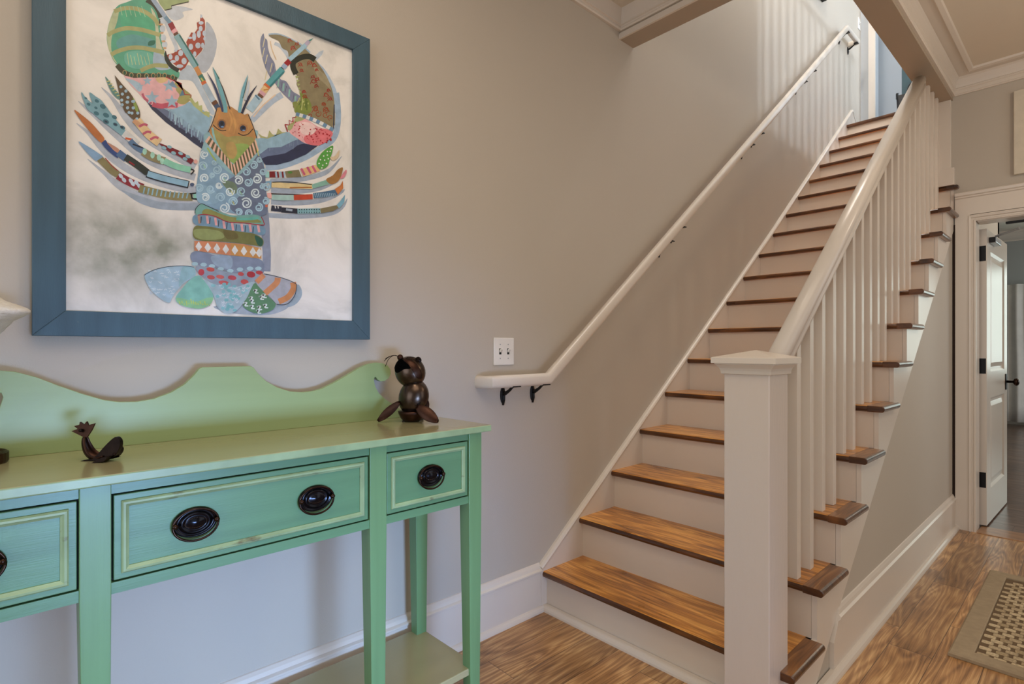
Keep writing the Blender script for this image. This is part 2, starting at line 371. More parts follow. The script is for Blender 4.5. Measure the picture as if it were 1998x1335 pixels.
# left wall and the header: frieze board with beads; one L-shaped run
FR = [(0, 0), (0.014, 0.0), (0.018, 0.008), (0.014, 0.016), (0.014, 0.022), (0.022, 0.026), (0.022, 0.032), (0.016, 0.036), (0.022, 0.060), (0.030, 0.088), (0.034, 0.104), (0, 0.104)]
mb = MB()
zb = CZ - 0.104
path = [(0.0, -2.6, zb), (0.0, HY, zb), (0.95, HY, zb)]
# side vector for +y travel is +x (T x up), for +x travel is -y
mb.sweep(FR, path)
struct(mb.build('trim_1', TRIM))
HB = [(0, 0), (0.012, 0), (0.012, 0.026), (0.006, 0.030), (0.006, 0.034), (0, 0.036)]
mb = MB(); mb.sweep([(a, b) for a, b in HB], [(0.0, HY, SZ), (1.075 + 0.0, HY, SZ)])
struct(mb.build('trim_2', TRIM))
# hall: beam side, end wall ; stepped crown plus a strip on the ceiling
CR = [(0, 0), (0.012, 0.0), (0.016, 0.006), (0.012, 0.012), (0.012, 0.03), (0.02, 0.036), (0.02, 0.044), (0.014, 0.05), (0.018, 0.075), (0.028, 0.100), (0.036, 0.110), (0.036, 0.122), (0, 0.122)]
mb = MB(); z0 = CZ - 0.122
mb.sweep([(-a, b) for a, b in CR][::-1], [(3.62, 4.63, z0), (1.075, 4.63, z0), (1.075, HY, z0)][::1])
struct(mb.build('trim_3', TRIM))
mb = MB(); mb.sweep([(-0.115, -0.012), (-0.095, -0.018), (-0.088, -0.010), (-0.036, -0.010), (-0.036, 0.0), (-0.12, 0.0)], [(3.62, 4.63, CZ), (1.075, 4.63, CZ), (1.075, HY, CZ)])
struct(mb.build('trim_4', TRIM))

# ------------------------------------------------------------------ stairs
Y0, RUN, Z0, RISE = 1.782, 0.2558, 0.178, 0.1915
XO = 1.080       # outer face of the stringer
NT = 17
st = thing('staircase', 'white painted staircase with stained wooden treads rising along the wall', 'staircase')
NOSEP = [(0, 0), (-0.010, 0.003), (-0.014, 0.012), (-0.012, 0.022), (-0.004, 0.028), (0, 0.028)]
def nosing(z): return z
for i in range(NT):
    yy = Y0 + RUN * i; zt = Z0 + RISE * i; inside = yy > 4.62
    x1 = 0.955 if inside else XO - 0.019; rb = 0.028 if yy < 4.5 else 0.020
    # riser
    MB().box((0.02, yy + 0.0285, zt - RISE if i else 0.0), (x1 if not (i == 0) else 0.985, yy + 0.046, zt - 0.028)).build('riser', RISER, st)
    # tread: board with rounded front; darker stained nosing edge; mitred return at the open end
    mb = MB(); t = 0.028
    prof = [(RUN + 0.045, zt - t), (RUN + 0.045, zt), (0.012, zt), (0.005, zt - 0.003), (0.0008, zt - 0.009), (0.0, zt - 0.016), (0.003, zt - 0.024), (0.010, zt - t)]
    n = len(prof); xr = 1.109 - 0.066 if not inside else x1
    x0 = 0.02
    mb.add([(x0, yy + a, z) for a, z in prof] + [(xr, yy + a, z) for a, z in prof],
           [tuple(range(n))[::-1], tuple(range(n, 2 * n))])
    fs = [(k, (k + 1) % n, n + (k + 1) % n, n + k) for k in range(n)]
    for k, f in enumerate(fs): mb.f.append(f); mb.mi.append(1 if 3 <= k <= 6 else 0)
    tr = mb.build('tread', [TREAD, NOSE], st)
    if not inside:
        # return nosing strip running front to back, rounded outer edge
        e = 1.109; bk = min(RUN + 0.022, 4.629 - yy)
        pr = [(e - 0.068, zt - t), (e - 0.068, zt), (e - 0.010, zt), (e - 0.003, zt - 0.004), (e, zt - 0.012), (e - 0.001, zt - 0.021), (e - 0.008, zt - t)]
        rn = MB().prism(pr, lambda u, v, s_: (u, yy + s_, v), 0.0, bk).build('return_nosing', [TREADY, NOSE], tr, 0.003)
        for p in rn.data.polygons:
            if p.normal.y < -0.7 or (p.normal.x > 0.35): p.material_index = 1
# landing edge
yy = Y0 + RUN * NT; zt = Z0 + RISE * NT
MB().box((0.02, yy + 0.028, zt - RISE), (0.955, yy + 0.046, zt - 0.028)).build('riser', RISER, st)
MB().box((0.0, yy, zt - 0.028), (1.0, 9.0, zt)).build('landing', [NOSE], st, 0.008)
# skirt board on the wall
def wl(y): return 0.208 + (y - 1.777) * 0.742 if y < 4.313 else 2.09 + (y - 4.313) * 0.772
mb = MB()
ys = [1.770, 4.313, 6.33]
poly = [(1.777, 0.0)] + [(y, wl(y) - 0.018) for y in ys] + [(6.45, wl(6.33) - 0.135), (6.68, wl(6.33) - 0.135), (6.68, 3.0), (4.6, 1.6), (2.4, 0.0)]
mb.prism(poly, lambda u, v, t: (t, u, v), 0.0, 0.020)
mb.build('skirt_board', TRIM, st)
mb = MB(); mb.sweep([(0, -0.02), (0.024, -0.02), (0.026, -0.012), (0.022, -0.004), (0.012, 0.0), (0, 0.0)], [(0, y, wl(y)) for y in ys] + [(0, 6.455, wl(6.33) - 0.118)])
mb.build('skirt_cap', TRIM, st)
# outer stringer: face board following the risers, lower edge diagonal
def noz(y): return Z0 + (y - Y0) * RISE / RUN
mb = MB(); top = []
for i in range(12):
    yy = Y0 + RUN * i; zt = Z0 + RISE * i
    if yy + 0.046 > 4.66: break
    top += [(yy + 0.028, zt - RISE - 0.0 if i else 0.0), (yy + 0.028, zt - 0.027)]
    lasty = min(yy + RUN + 0.028, 4.628)
top += [(4.628, top[-1][1])]
low = [(4.628, noz(4.628) - 0.315), (2.02, noz(2.02) - 0.355), (2.0, 0.0)]
# two slabs: sawtooth outline and the triangle beneath it
mb.prism([(Y0 + 0.028, 0)] + top[1:] + low, lambda u, v, t: (t, u, v), XO - 0.018, XO)
mb.build('stringer', TRIM, st)
mb = MB()
mb.prism([(2.0, 0.0), (2.02, noz(2.02) - 0.345), (4.628, noz(4.628) - 0.305), (4.628, 0)], lambda u, v, t: (t, u, v), 1.040, XO - 0.006)
struct(mb.build('wall_under_stair', WALL))
# dark crack where the panel meets the casing
# baseboard of the stair side
BASEP = [(0, 0), (0.016, 0), (0.016, 0.185), (0.022, 0.190), (0.022, 0.197), (0.014, 0.203), (0.010, 0.215), (0.004, 0.225), (0, 0.227)]
QR = [(0, 0), (0.034, 0), (0.033, 0.008), (0.029, 0.016), (0.022, 0.022), (0.016, 0.024), (0, 0.024)]
mb = MB()
n = len(BASEP)
fn = lambda u, v, t: (XO - 0.006 + u, t, v)
mb.prism(BASEP, fn, 2.21, 4.612)
# diagonal left end following the stringer edge
b = mb.build('baseboard_stair', TRIM)
bm = bmesh.new(); bm.from_mesh(b.data)
bmesh.ops.bisect_plane(bm, geom=bm.verts[:] + bm.edges[:] + bm.faces[:], plane_co=(0, 2.225, 0.14), plane_no=(0, -1, 0.7487), clear_outer=True)
bmesh.ops.holes_fill(bm, edges=[e for e in bm.edges if e.is_boundary]); bm.to_mesh(b.data); bm.free(); struct(b)
struct(MB().prism([(XO - 0.002 + a, z) for a, z in QR], lambda u, v, t: (u, t, v), 1.83, 4.612).build('trim_5', TRIM, smooth=False))
# left wall baseboard + quarter round, foot of first riser
mb = MB(); mb.prism(BASEP, lambda u, v, t: (u * (1.15), t, v * 0.945), -2.6, 1.777); struct(mb.build('baseboard_left', TRIM))
mb = MB(); mb.sweep([(a, z) for a, z in QR], [(0.002, -2.6, 0), (0.002, Y0 + 0.026, 0), (0.93, Y0 + 0.026, 0)])
struct(mb.build('trim_6', TRIM))
mb = MB(); mb.prism(BASEP, lambda u, v, t: (3.62 - u, t, v), -2.6, 4.63); struct(mb.build('baseboard_right', TRIM))

# ------------------------------------------------------------------ balustrade
ba = thing('balustrade', 'white stair balustrade with square newel post, square balusters and broad rail', 'balustrade')
NX0, NX1, NY0, NY1 = 0.922, 1.066, 1.700, 1.844
nw = MB().box((NX0, NY0, 0), (NX1, NY1, 1.128)).build('newel_post', NEWEL, ba, 0.003)
mb = MB(); cx, cy = (NX0 + NX1) / 2, (NY0 + NY1) / 2
def ring(h, z): return [(cx - h, cy - h, z), (cx + h, cy - h, z), (cx + h, cy + h, z), (cx - h, cy + h, z)]
levels = [(0.073, 1.116), (0.079, 1.118), (0.080, 1.128), (0.083, 1.136), (0.091, 1.146), (0.094, 1.148), (0.094, 1.152), (0.102, 1.152), (0.102, 1.169), (0.100, 1.171), (0.001, 1.194)]
vs = []
for h, z in levels: vs += ring(h, z)
fs = [(3, 2, 1, 0)]
for i in range(len(levels) - 1):
    for k in range(4): fs.append((i * 4 + k, i * 4 + (k + 1) % 4, (i + 1) * 4 + (k + 1) % 4, (i + 1) * 4 + k))
fs.append(tuple(range(len(vs) - 4, len(vs))))
mb.add(vs, fs); mb.build('cap', TRIM, nw)
# hand rail
HS = 0.782
def ht(y): return 1.128 + (y - 1.84) * HS       # top of rail
RP = [(-0.030, 0.030), (-0.033, 0.036), (-0.034, 0.050), (-0.029, 0.062), (-0.018, 0.070), (0, 0.073), (0.018, 0.070), (0.029, 0.062), (0.034, 0.050), (0.033, 0.036), (0.030, 0.030), (0.026, 0.026), (0.026, 0.020), (0.030, 0.016), (0.030, 0.004), (0.026, 0.0), (-0.026, 0.0), (-0.030, 0.004), (-0.030, 0.016), (-0.026, 0.020), (-0.026, 0.026)]
bx = 0.997
ye = 1.84 + (SZ + 0.03 - 1.128) / HS
k = 1 / math.sqrt(1 + HS * HS)
off = 0.073 / k
rail = MB().sweep(RP, [(bx, 1.835, ht(1.835) - off), (bx, ye, ht(ye) - off)]).build('handrail', TRIM, ba)
for p in rail.data.polygons: p.use_smooth = True
rail.data.shade_smooth() if hasattr(rail.data, 'shade_smooth') else None
proto = None; bw = 0.0175
for kx in range(0, 21):
    y = 1.957 + 0.1279 * kx
    i = int((y - bw - Y0 - 0.0) // RUN); zb_ = Z0 + RISE * i
    if i < 0: continue
    if y + bw > 4.60: break
    ztop = min(ht(y) - off + 0.010, SZ)
    mb = MB(); za = min(ht(y - bw) - off + 0.012, SZ); zc = min(ht(y + bw) - off + 0.012, SZ)
    mb.add([(bx - bw, y - bw, zb_), (bx + bw, y - bw, zb_), (bx + bw, y + bw, zb_), (bx - bw, y + bw, zb_), (bx - bw, y - bw, za), (bx + bw, y - bw, za), (bx + bw, y + bw, zc), (bx - bw, y + bw, zc)],
           [(0, 3, 2, 1), (4, 5, 6, 7), (0, 1, 5, 4), (1, 2, 6, 5), (2, 3, 7, 6), (3, 0, 4, 7)])
    mb.build('baluster', TRIM, ba, 0.0015)
# half newel against the end wall, on its small plinth
hn = MB().box((0.99, 4.596, Z0 + RISE * 11), (1.068, 4.63, SZ)).build('half_newel', TRIM, ba, 0.002)
MB().box((0.985, 4.585, Z0 + RISE * 11), (1.087, 4.6295, Z0 + RISE * 11 + 0.115)).build('plinth', TRIM, hn, 0.002)

# ------------------------------------------------------------------ wall hand rail
wr = thing('wall_handrail', 'white painted wall handrail on black brackets climbing beside the stairs', 'handrail')
r = 0.023
P8 = [(math.cos(a) * 0.020 * (1.0 if abs(math.cos(a)) < .99 else 1), math.sin(a) * 0.027) for a in [2 * PI * k / 16 for k in range(16)]]
P8 = [(max(-0.019, min(0.019, a * 1.15)), max(-0.026, min(0.026, b * 1.06))) for a, b in P8]
A1, A2 = (0.078, 1.757, 1.063), (0.078, 5.93, 4.292)
ro = MB().sweep(P8, [(0.0, 1.420, 1.060), (0.040, 1.420, 1.060), (0.070, 1.437, 1.061), (0.078, 1.470, 1.062), A1, A2, (0.078, 6.27, 4.292), (0.0, 6.275, 4.292)]).build('rail', TRIM, wr)
ro.data.shade_smooth()
me = ro.modifiers.new('es', 'EDGE_SPLIT'); me.split_angle = math.radians(38)
def bracket(y, zc, name='bracket'):
    zc -= 0.034
    mb = MB(); mb.lathe([(0.019, 0.0), (0.019, 0.004), (0.012, 0.008)], 14, lambda a, b_, z: (z, y + a * 0.75, zc - 0.035 + b_ * 1.9))
    mb.tube([(0.004, y, zc - 0.028), (0.02, y, zc - 0.026), (0.045, y, zc - 0.012), (0.062, y, zc + 0.002), (0.070, y, zc + 0.008)], [0.008, 0.0085, 0.0065, 0.006, 0.006], 8)
    mb.tube([(0.004, y, zc - 0.038), (0.008, y, zc - 0.055), (0.004, y, zc - 0.078)], [0.009, 0.007, 0.004], 8)
    mb.box((0.060, y - 0.022, zc + 0.004), (0.094, y + 0.022, zc + 0.009))
    return mb.build(name, BLACK, wr, smooth=False)
bracket(1.555, 1.066); bracket(1.735, 1.066)
def rz_(y): return 1.063 + (y - 1.757) * (4.292 - 1.063) / (5.93 - 1.757)
for y in (2.77, 2.90, 3.835, 3.995, 4.846, 5.055): bracket(y, rz_(y) - 0.006)
bracket(5.955, 4.290); bracket(6.23, 4.290)

# ------------------------------------------------------------------ switches
def switch(y, z, wdt, hgt, gangs, label, ry=0):
    t = thing('light_switch', label, 'switch', (0, y, z))
    MB().box((0.0, -wdt / 2, -hgt / 2), (0.006, wdt / 2, hgt / 2)).build('cover_plate', PLATE, t, 0.003)
    for g in range(gangs):
        gy = (g - (gangs - 1) / 2) * 0.046
        mb = MB(); mb.box((0.0055, gy - 0.006, -0.013), (0.0066, gy + 0.006, 0.013)); mb.build('toggle_slot', GAP, t)
        mb = MB(); mb.prism([(0.006, -0.004), (0.006, 0.007), (0.018, 0.014), (0.020, 0.008), (0.010, -0.003)], lambda u, v, s_: (u, gy + s_, v), -0.0045, 0.0045); mb.build('toggle', PLATE, t, 0.001)
        for sz in (-0.030, 0.030):
            mb = MB(); mb.lathe([(0.0028, 0.0055), (0.0026, 0.0072)], 10, lambda a, b_, c: (c, gy + a, sz + b_)); mb.build('screw', SILV, t)
    return t
switch(1.560, 1.186, 0.116, 0.118, 2, 'white double toggle light switch plate on the foyer wall above the handrail end')
switch(6.60, 4.64, 0.075, 0.118, 1, 'small white light switch plate at the top of the stairs')

# dark framed picture, lower corner only, high on the stair wall
MB().box((0.0, 4.55, 4.392), (0.040, 5.50, 5.3)).build('picture_frame', BLACK, None, 0.006)
tag(bpy.data.objects['picture_frame'], 'black box frame hung high on the stair wall, cut by the photo top', 'picture frame')

# ------------------------------------------------------------------ hall door and casing
cs = MB()
cs.box((1.088, 4.612, 0), (1.163, 4.63, 2.075)); cs.box((DX1 + 0.043, 4.612, 0), (DX1 + 0.118, 4.63, 2.075))
cs.prism([(0, 0.0), (0.018, 0.0), (0.018, 0.110), (0.026, 0.115), (0.026, 0.123), (0.034, 0.129), (0.036, 0.145), (0.030, 0.151), (0.0, 0.151)], lambda u, v, t: (t, 4.63 - u, 2.0751 + v), 1.088, DX1 + 0.118)
mp_ = [(0.0, 0.0), (0.0, 0.016), (-0.008, 0.018), (-0.011, 0.012), (-0.020, 0.012), (-0.024, 0.022), (-0.034, 0.024), (-0.038, 0.019), (-0.0415, 0.019), (-0.0415, 0.0)]
cs.sweep(mp_, [(DX0, 4.63, 0.0), (DX0, 4.63, DZ), (DX1, 4.63, DZ), (DX1, 4.63, 0.0)], up=(0, -1, 0))
cs.box((1.18, 4.6305, 0), (DX0 + 0.0005, 4.76, DZ)); cs.box((DX1 - 0.0005, 4.6305, 0), (DX1 + 0.015, 4.76, DZ)); cs.box((1.2, 4.6305, DZ - 0.005), (DX1, 4.76, DZ + 0.002))
struct(cs.build('trim_7', TRIM))
struct(MB().box((XO - 0.008, 4.612, 0.0), (1.089, 4.629, 2.02)).build('trim_10', mat('shadow_gap_brown', 0x2A1A12, 0.9)))
# leaf, local frame: hinge edge at origin, x along leaf, y thickness, turned ~ 88 deg
dr = thing('door_1', 'white two-panel door standing open into the far room, with dark hinges', 'door', (1.184, 4.795, 0.0), math.radians(88.3), kind='structure')
DW, DT = 0.845, 0.044
PX = [(0.135, DW - 0.13)]
def leaf():
    mb = MB(); px0, px1 = 0.14, DW - 0.13; zs = [(0.24, 0.86), (1.04, 1.86)]
    d = -DT
    mb.box((0, -DT, 0.012), (px0, 0, 2.0)); mb.box((px1, -DT, 0.012), (DW, 0, 2.0))
    mb.box((px0, -DT, 0.012), (px1, 0, zs[0][0])); mb.box((px0, -DT, zs[0][1]), (px1, 0, zs[1][0])); mb.box((px0, -DT, zs[1][1]), (px1, 0, 2.0))
    return mb, px0, px1, zs
mb, px0, px1, zs = leaf(); lf = mb.build('door_leaf', TRIM, dr)
for a, b_ in zs:
    mb = MB()
    for side in (0, 1):
        yb = -DT + 0.012 if side == 0 else -0.012; sg = -1 if side == 0 else 1
        # sloped sticking frame then raised field
        o_ = [(px0, a), (px1, a), (px1, b_), (px0, b_)]
        def ins(q): return [(px0 + q, a + q), (px1 - q, a + q), (px1 - q, b_ - q), (px0 + q, b_ - q)]
        L0 = [(x, yb + sg * 0.012, z) for x, z in o_]; L1 = [(x, yb, z) for x, z in ins(0.016)]; L2 = [(x, yb, z) for x, z in ins(0.030)]; L3 = [(x, yb + sg * 0.008, z) for x, z in ins(0.060)]
        vs = L0 + L1 + L2 + L3; fs = []
        for k_ in range(3):
            for q in range(4): fs.append((k_ * 4 + q, k_ * 4 + (q + 1) % 4, (k_ + 1) * 4 + (q + 1) % 4, (k_ + 1) * 4 + q))
        fs.append((12, 13, 14, 15)); mb.add(vs, fs)
    mb.build('panel', TRIM, lf)
for z in (0.315, 1.08, 1.836):
    mb = MB(); mb.box((-0.0025, -DT + 0.004, z - 0.051), (0.0, 0.0, z + 0.051)); mb.tube([(-0.004, 0.006, z - 0.053), (-0.004, 0.006, z + 0.053)], 0.007, 10)
    mb.build('hinge', BLACK, dr)
kn = MB(); zk = 0.945; xk = DW - 0.062
kn.box((xk - 0.03, -DT - 0.006, zk - 0.06), (xk + 0.03, -DT, zk + 0.06)).build('lock_plate', BLACK, dr, 0.004)
mb = MB(); mb.lathe([(0.010, 0.0), (0.009, 0.035), (0.014, 0.040), (0.026, 0.046), (0.029, 0.056), (0.026, 0.066), (0.014, 0.072), (0.001, 0.073)], 20, lambda a, b_, c: (xk + a, -DT - 0.004 - c, zk + b_))
mb.build('door_knob', BRONZE, dr, smooth=True)
# closer: housing on the leaf and arm up to the head
mb = MB(); mb.box((0.09, -DT - 0.036, 1.915), (0.30, -DT, 1.955)); cl = mb.build('closer_body', SILV, dr, 0.006)
MB().box((0.08, -DT - 0.034, 1.917), (0.0905, -DT, 1.953)).build('closer_cap', BLACK, dr, 0.004)
mb = MB(); mb.tube([(0.12, -DT - 0.03, 1.960), (0.05, -0.20, 1.985)], 0.008, 8); mb.build('closer_arm', SILV, dr)
MB().box((1.33, 4.70, DZ - 0.030), (1.58, 4.725, DZ - 0.0155)).build('closer_bracket', BLACK, None, 0.002)
o = bpy.data.objects['closer_bracket']; tag(o, 'black door closer track fixed under the head of the hall doorway', 'bracket')

# far room: curtain rod and curtain
mb = MB(); mb.tube([(0.82, 11.50, 2.145), (2.6, 11.50, 2.145)], 0.014, 10)
cr_ = thing('curtain_rod', 'dark metal curtain rod with rings across the far room window', 'curtain rod', (0, 0, 0))
mb.build('rod', BLACK, cr_)
mb = MB(); mb.lathe([(0.001, 0), (0.03, 0.008), (0.034, 0.03), (0.02, 0.05), (0.012, 0.06)], 14, lambda a, b_, c: (0.80 + c * 0.5, 11.50 + a, 2.145 + b_)); mb.build('finial', BLACK, cr_, smooth=True)
mb = MB(); mb.box((0.90, 11.5, 2.13), (0.92, 11.62, 2.16)); mb.build('bracket', BLACK, cr_)
def curtain(x0, x1, m, label, ph):
    mb = MB(); mb.grid(lambda u, v: (x0 + (x1 - x0) * u + 0.02 * math.sin(v * 5 + ph) * u, 11.40 + 0.045 * math.sin(u * (x1 - x0) * 34 + ph) + 0.015 * v, 0.06 + 2.13 * v), 90, 8)
    o_ = mb.build('curtain', m, None, smooth=True, solid=0.006); tag(o_, label, 'curtain')
curtain(0.74, 1.02, mat('white_curtain', 0xE9E8E4, 0.8), 'white floor-length curtain at the left end of the far room rod', 0.6)
curtain(1.035, 1.9, mat('sheer_curtain', 0xC7D6D6, 0.8), 'pale blue-green sheer curtain beside the white one in far room', 2.0)
# greenery outside the far windows
hb = MB()
for _ in range(240):
    c = Vector((random.uniform(-1.5, 7), random.uniform(15.2, 17), random.uniform(0, 3.4))); r_ = random.uniform(0.25, 0.55)
    hb.lathe([(0.01, -r_), (r_ * .8, -r_ * .5), (r_, 0), (r_ * .7, r_ * .6), (0.01, r_)], 7, lambda a, b_, z: (c.x + a, c.y + b_, c.z + z))
tag(hb.build('hedge', mat('hedge_leaves', 0x6C9A58, 0.8, var=0.4, scale=9)), 'green hedge outside the far room window', 'hedge')
struct(B(((-6, 11.75, -0.3), (12, 22, -0.12))).build('ground', mat('lawn', 0x7E9A62, 0.9)))

# distressed art board on the hall end wall
ab = thing('wall_art', 'speckled off-white distressed board hung above the hall doorway', 'wall art')
m = mat('distressed_white', 0xD8CFBD, 0.6, var=0.05, scale=20, wear=(0x5A4638, 55.0, 0.66, (1, 1, 1)))
MB().box((1.376, 4.600, 2.284), (2.05, 4.63, 2.806)).build('board', m, ab, 0.004)

# rug
rg = thing('sisal_rug', 'tan woven sisal rug with taupe cloth border on the hall floor', 'rug')
RX0, RX1, RY0, RY1 = 1.345, 2.75, 2.684, 3.85
mb = MB(); bwid = 0.072; th = 0.016
pr = [(0, 0.0), (0, th * .7), (0.006, th), (bwid - 0.004, th), (bwid, th * .8), (bwid, 0.0)]
mb.sweep([(-a, z) for a, z in pr][::-1], [(RX0, RY0, 0.001), (RX0, RY1, 0.001), (RX1, RY1, 0.001), (RX1, RY0, 0.001)][::-1], close=True)
m = mat('taupe_binding', 0xA59378, 0.85, var=0.08, scale=40, bump=0.3, bscale=300)
mb.build('border', m, rg)
wm = MB(); cell = 0.050; s2 = 0.033
nx = int((RX1 - RX0 - 2 * bwid) / cell); ny = int((RY1 - RY0 - 2 * bwid) / s2)
wm.cur = 3; wm.box((RX0 + bwid - 0.004, RY0 + bwid - 0.004, 0.002), (RX1 - bwid + 0.004, RY1 - bwid + 0.004, 0.008))
for j in range(ny):
    for i in range(nx + 1):
        x = RX0 + bwid + (i + (0.5 if j % 2 else 0.0)) * cell; y = RY0 + bwid + j * s2
        xa, xb = max(x + 0.002, RX0 + bwid), min(x + cell - 0.007, RX1 - bwid)
        if xb - xa < 0.010: continue
        ya, yb = y + 0.0015, y + s2 - 0.0015
        jx = random.uniform(-.001, .001); zt_ = 0.0155 + random.uniform(-.001, .001); cxm = (xa + xb) / 2
        wm.cur = random.choice((0, 0, 2, 2, 1))
        vs = []
        xb -= 0.001; ya, yb = y + 0.002, y + s2 - 0.003
        for xx, zz in ((xa, 0.005), (xa + 0.003, zt_ - 0.001), (cxm + jx, zt_), (xb - 0.003, zt_ - 0.001), (xb, 0.005)):
            vs += [(xx, ya, zz * .5), (xx, (ya * 2 + yb) / 3, zz), (xx, yb, zz * .6)]
        fs = []
        for a in range(4):
            for b_ in range(2): fs.append((a * 3 + b_, (a + 1) * 3 + b_, (a + 1) * 3 + b_ + 1, a * 3 + b_ + 1))
        wm.add(vs, fs)
wm.build('weave', [mat('sisal_a', 0xBDA988, 0.85, var=0.25, scale=150, bump=0.5, bscale=500), mat('sisal_b', 0xAA9675, 0.85, var=0.25, scale=150), mat('sisal_c', 0xCBB895, 0.85, var=0.25, scale=150), mat('sisal_base', 0x6E5A42, 0.9)], rg, recalc=False)

# ------------------------------------------------------------------ upstairs: bag, casing, panel
struct(B(((0.075, 6.655, UZ), (0.135, 6.68, 6.0)), ((0.075, 6.68, UZ), (0.09, 6.80, 6.0))).build('trim_11', TRIM))
bgm = mat('black_leather', 0x14141A, 0.35, spec=0.6)
bag = thing('tote_bag', 'black leather bag standing on the upper landing by the balustrade', 'bag', (0.55, 6.52, UZ))
mb = MB(); mb.prism([(-0.19, 0), (0.19, 0), (0.205, 0.28), (0.0, 0.30), (-0.205, 0.305)], lambda u, v, t: (u, t, v), 0.0, 0.14); mb.build('body', bgm, bag, 0.02)
mb = MB(); mb.tube(smoothpts([(-0.12, 0.02, 0.28), (-0.09, 0.02, 0.38), (0, 0.02, 0.42), (0.09, 0.02, 0.38), (0.12, 0.02, 0.28)], 6), 0.008, 8); mb.build('handle', bgm, bag)
mb = MB(); mb.tube([(-0.205, 0.07, 0.29), (-0.205, 0.07, 0.345)], 0.014, 8); mb.build('buckle', bgm, bag)
tp = MB().box((0.30, 6.98, UZ), (0.95, 7.03, 5.4)).build('folding_screen', mat('teal_panel', 0x2E4A50, 0.5, var=0.2), None)
tag(tp, 'dark teal panel leaning behind the black bag upstairs', 'screen')

# ------------------------------------------------------------------ console table (local x = out from wall, y = along wall)
CT = thing('console_table', 'mint green console table with scalloped back and oval bronze pulls', 'table', (0.048, 0, 0), math.radians(1.4))
S0, S1 = -0.294, 1.140; ZT = 0.95
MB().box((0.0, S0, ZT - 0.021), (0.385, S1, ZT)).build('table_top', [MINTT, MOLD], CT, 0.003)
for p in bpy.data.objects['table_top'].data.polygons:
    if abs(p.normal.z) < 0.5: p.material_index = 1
DF = 0.365       # front plane of legs
legs = [(-0.268, -0.216), (0.084, 0.135), (0.711, 0.763), (1.062, 1.114)]
def legmesh(y0, y1, d0, d1):
    mb = MB(); mid = 0.70; tp = 0.010
    yc, dc = (y0 + y1) / 2, (d0 + d1) / 2
    v = []
    for z, q in ((0, tp), (mid, 0), (ZT - 0.021, 0)):
        v += [(d0 + q, y0 + q, z), (d1 - q * 0.5, y0 + q, z), (d1 - q * 0.5, y1 - q * 0.4, z), (d0 + q, y1 - q * 0.4, z)]
    fs = [(3, 2, 1, 0), (8, 9, 10, 11)]
    for i in range(2):
        for k_ in range(4): fs.append((i * 4 + k_, i * 4 + (k_ + 1) % 4, i * 4 + 4 + (k_ + 1) % 4, i * 4 + 4 + k_))
    mb.add(v, fs); return mb
for y0, y1 in legs: legmesh(y0, y1, DF - 0.050, DF).build('leg', MINTV, CT, 0.0015)
for y0, y1 in (legs[0], legs[3]): legmesh(y0 - 0.004, y1 - 0.004, 0.022, 0.070).build('leg', MINTV, CT, 0.0015)
ap = MB()
for (a, b_) in ((legs[0][1], legs[1][0]), (legs[1][1], legs[2][0]), (legs[2][1], legs[3][0])):
    ap.box((DF - 0.022, a, 0.704), (DF - 0.004, b_, 0.727)); ap.box((DF - 0.022, a, 0.906), (DF - 0.006, b_, ZT - 0.021))
    ap.cur = 1; ap.box((DF - 0.030, a, 0.704), (DF - 0.018, b_, 0.92)); ap.cur = 0
ap.box((0.04, legs[0][0] + 0.006, 0.704), (DF - 0.03, legs[0][0] + 0.03, ZT - 0.021)); ap.box((0.04, legs[3][1] - 0.018, 0.704), (DF - 0.03, legs[3][1] - 0.006, ZT - 0.021))
ap.box((0.026, legs[0][1], 0.704), (0.04, legs[3][0], ZT - 0.021))
ap.build('apron', [MINT, GAP], CT)
# lower shelf
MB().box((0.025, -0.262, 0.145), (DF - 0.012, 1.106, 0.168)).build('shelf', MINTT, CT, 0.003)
# backboard with scalloped outline (right half measured, left half mirrored)
bb = [(0.4505, 1.147), (0.515, 1.147), (0.522, 1.143), (0.535, 1.125), (0.558, 1.101), (0.590, 1.081), (0.630, 1.066), (0.668, 1.061), (0.705, 1.063), (0.735, 1.070), (0.780, 1.089), (0.824, 1.111), (0.865, 1.133), (0.900, 1.146), (0.930, 1.150), (0.955, 1.147), (0.975, 1.138), (0.986, 1.124), (0.987, 1.108), (0.978, 1.093), (0.962, 1.084), (0.946, 1.083), (0.934, 1.091), (0.928, 1.099), (0.923, 1.099), (0.920, 1.088), (0.926, 1.065), (0.940, 1.042), (0.962, 1.022), (0.990, 1.004), (1.030, 0.978), (1.066, 0.952), (1.066, ZT)]
left = [(0.901 - a, b_) for a, b_ in bb[1:]][::-1]
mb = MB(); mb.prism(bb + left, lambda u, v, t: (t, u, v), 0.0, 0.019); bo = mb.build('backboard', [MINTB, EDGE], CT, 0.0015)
for p in bo.data.polygons:
    if abs(p.normal.x) < 0.5: p.material_index = 0
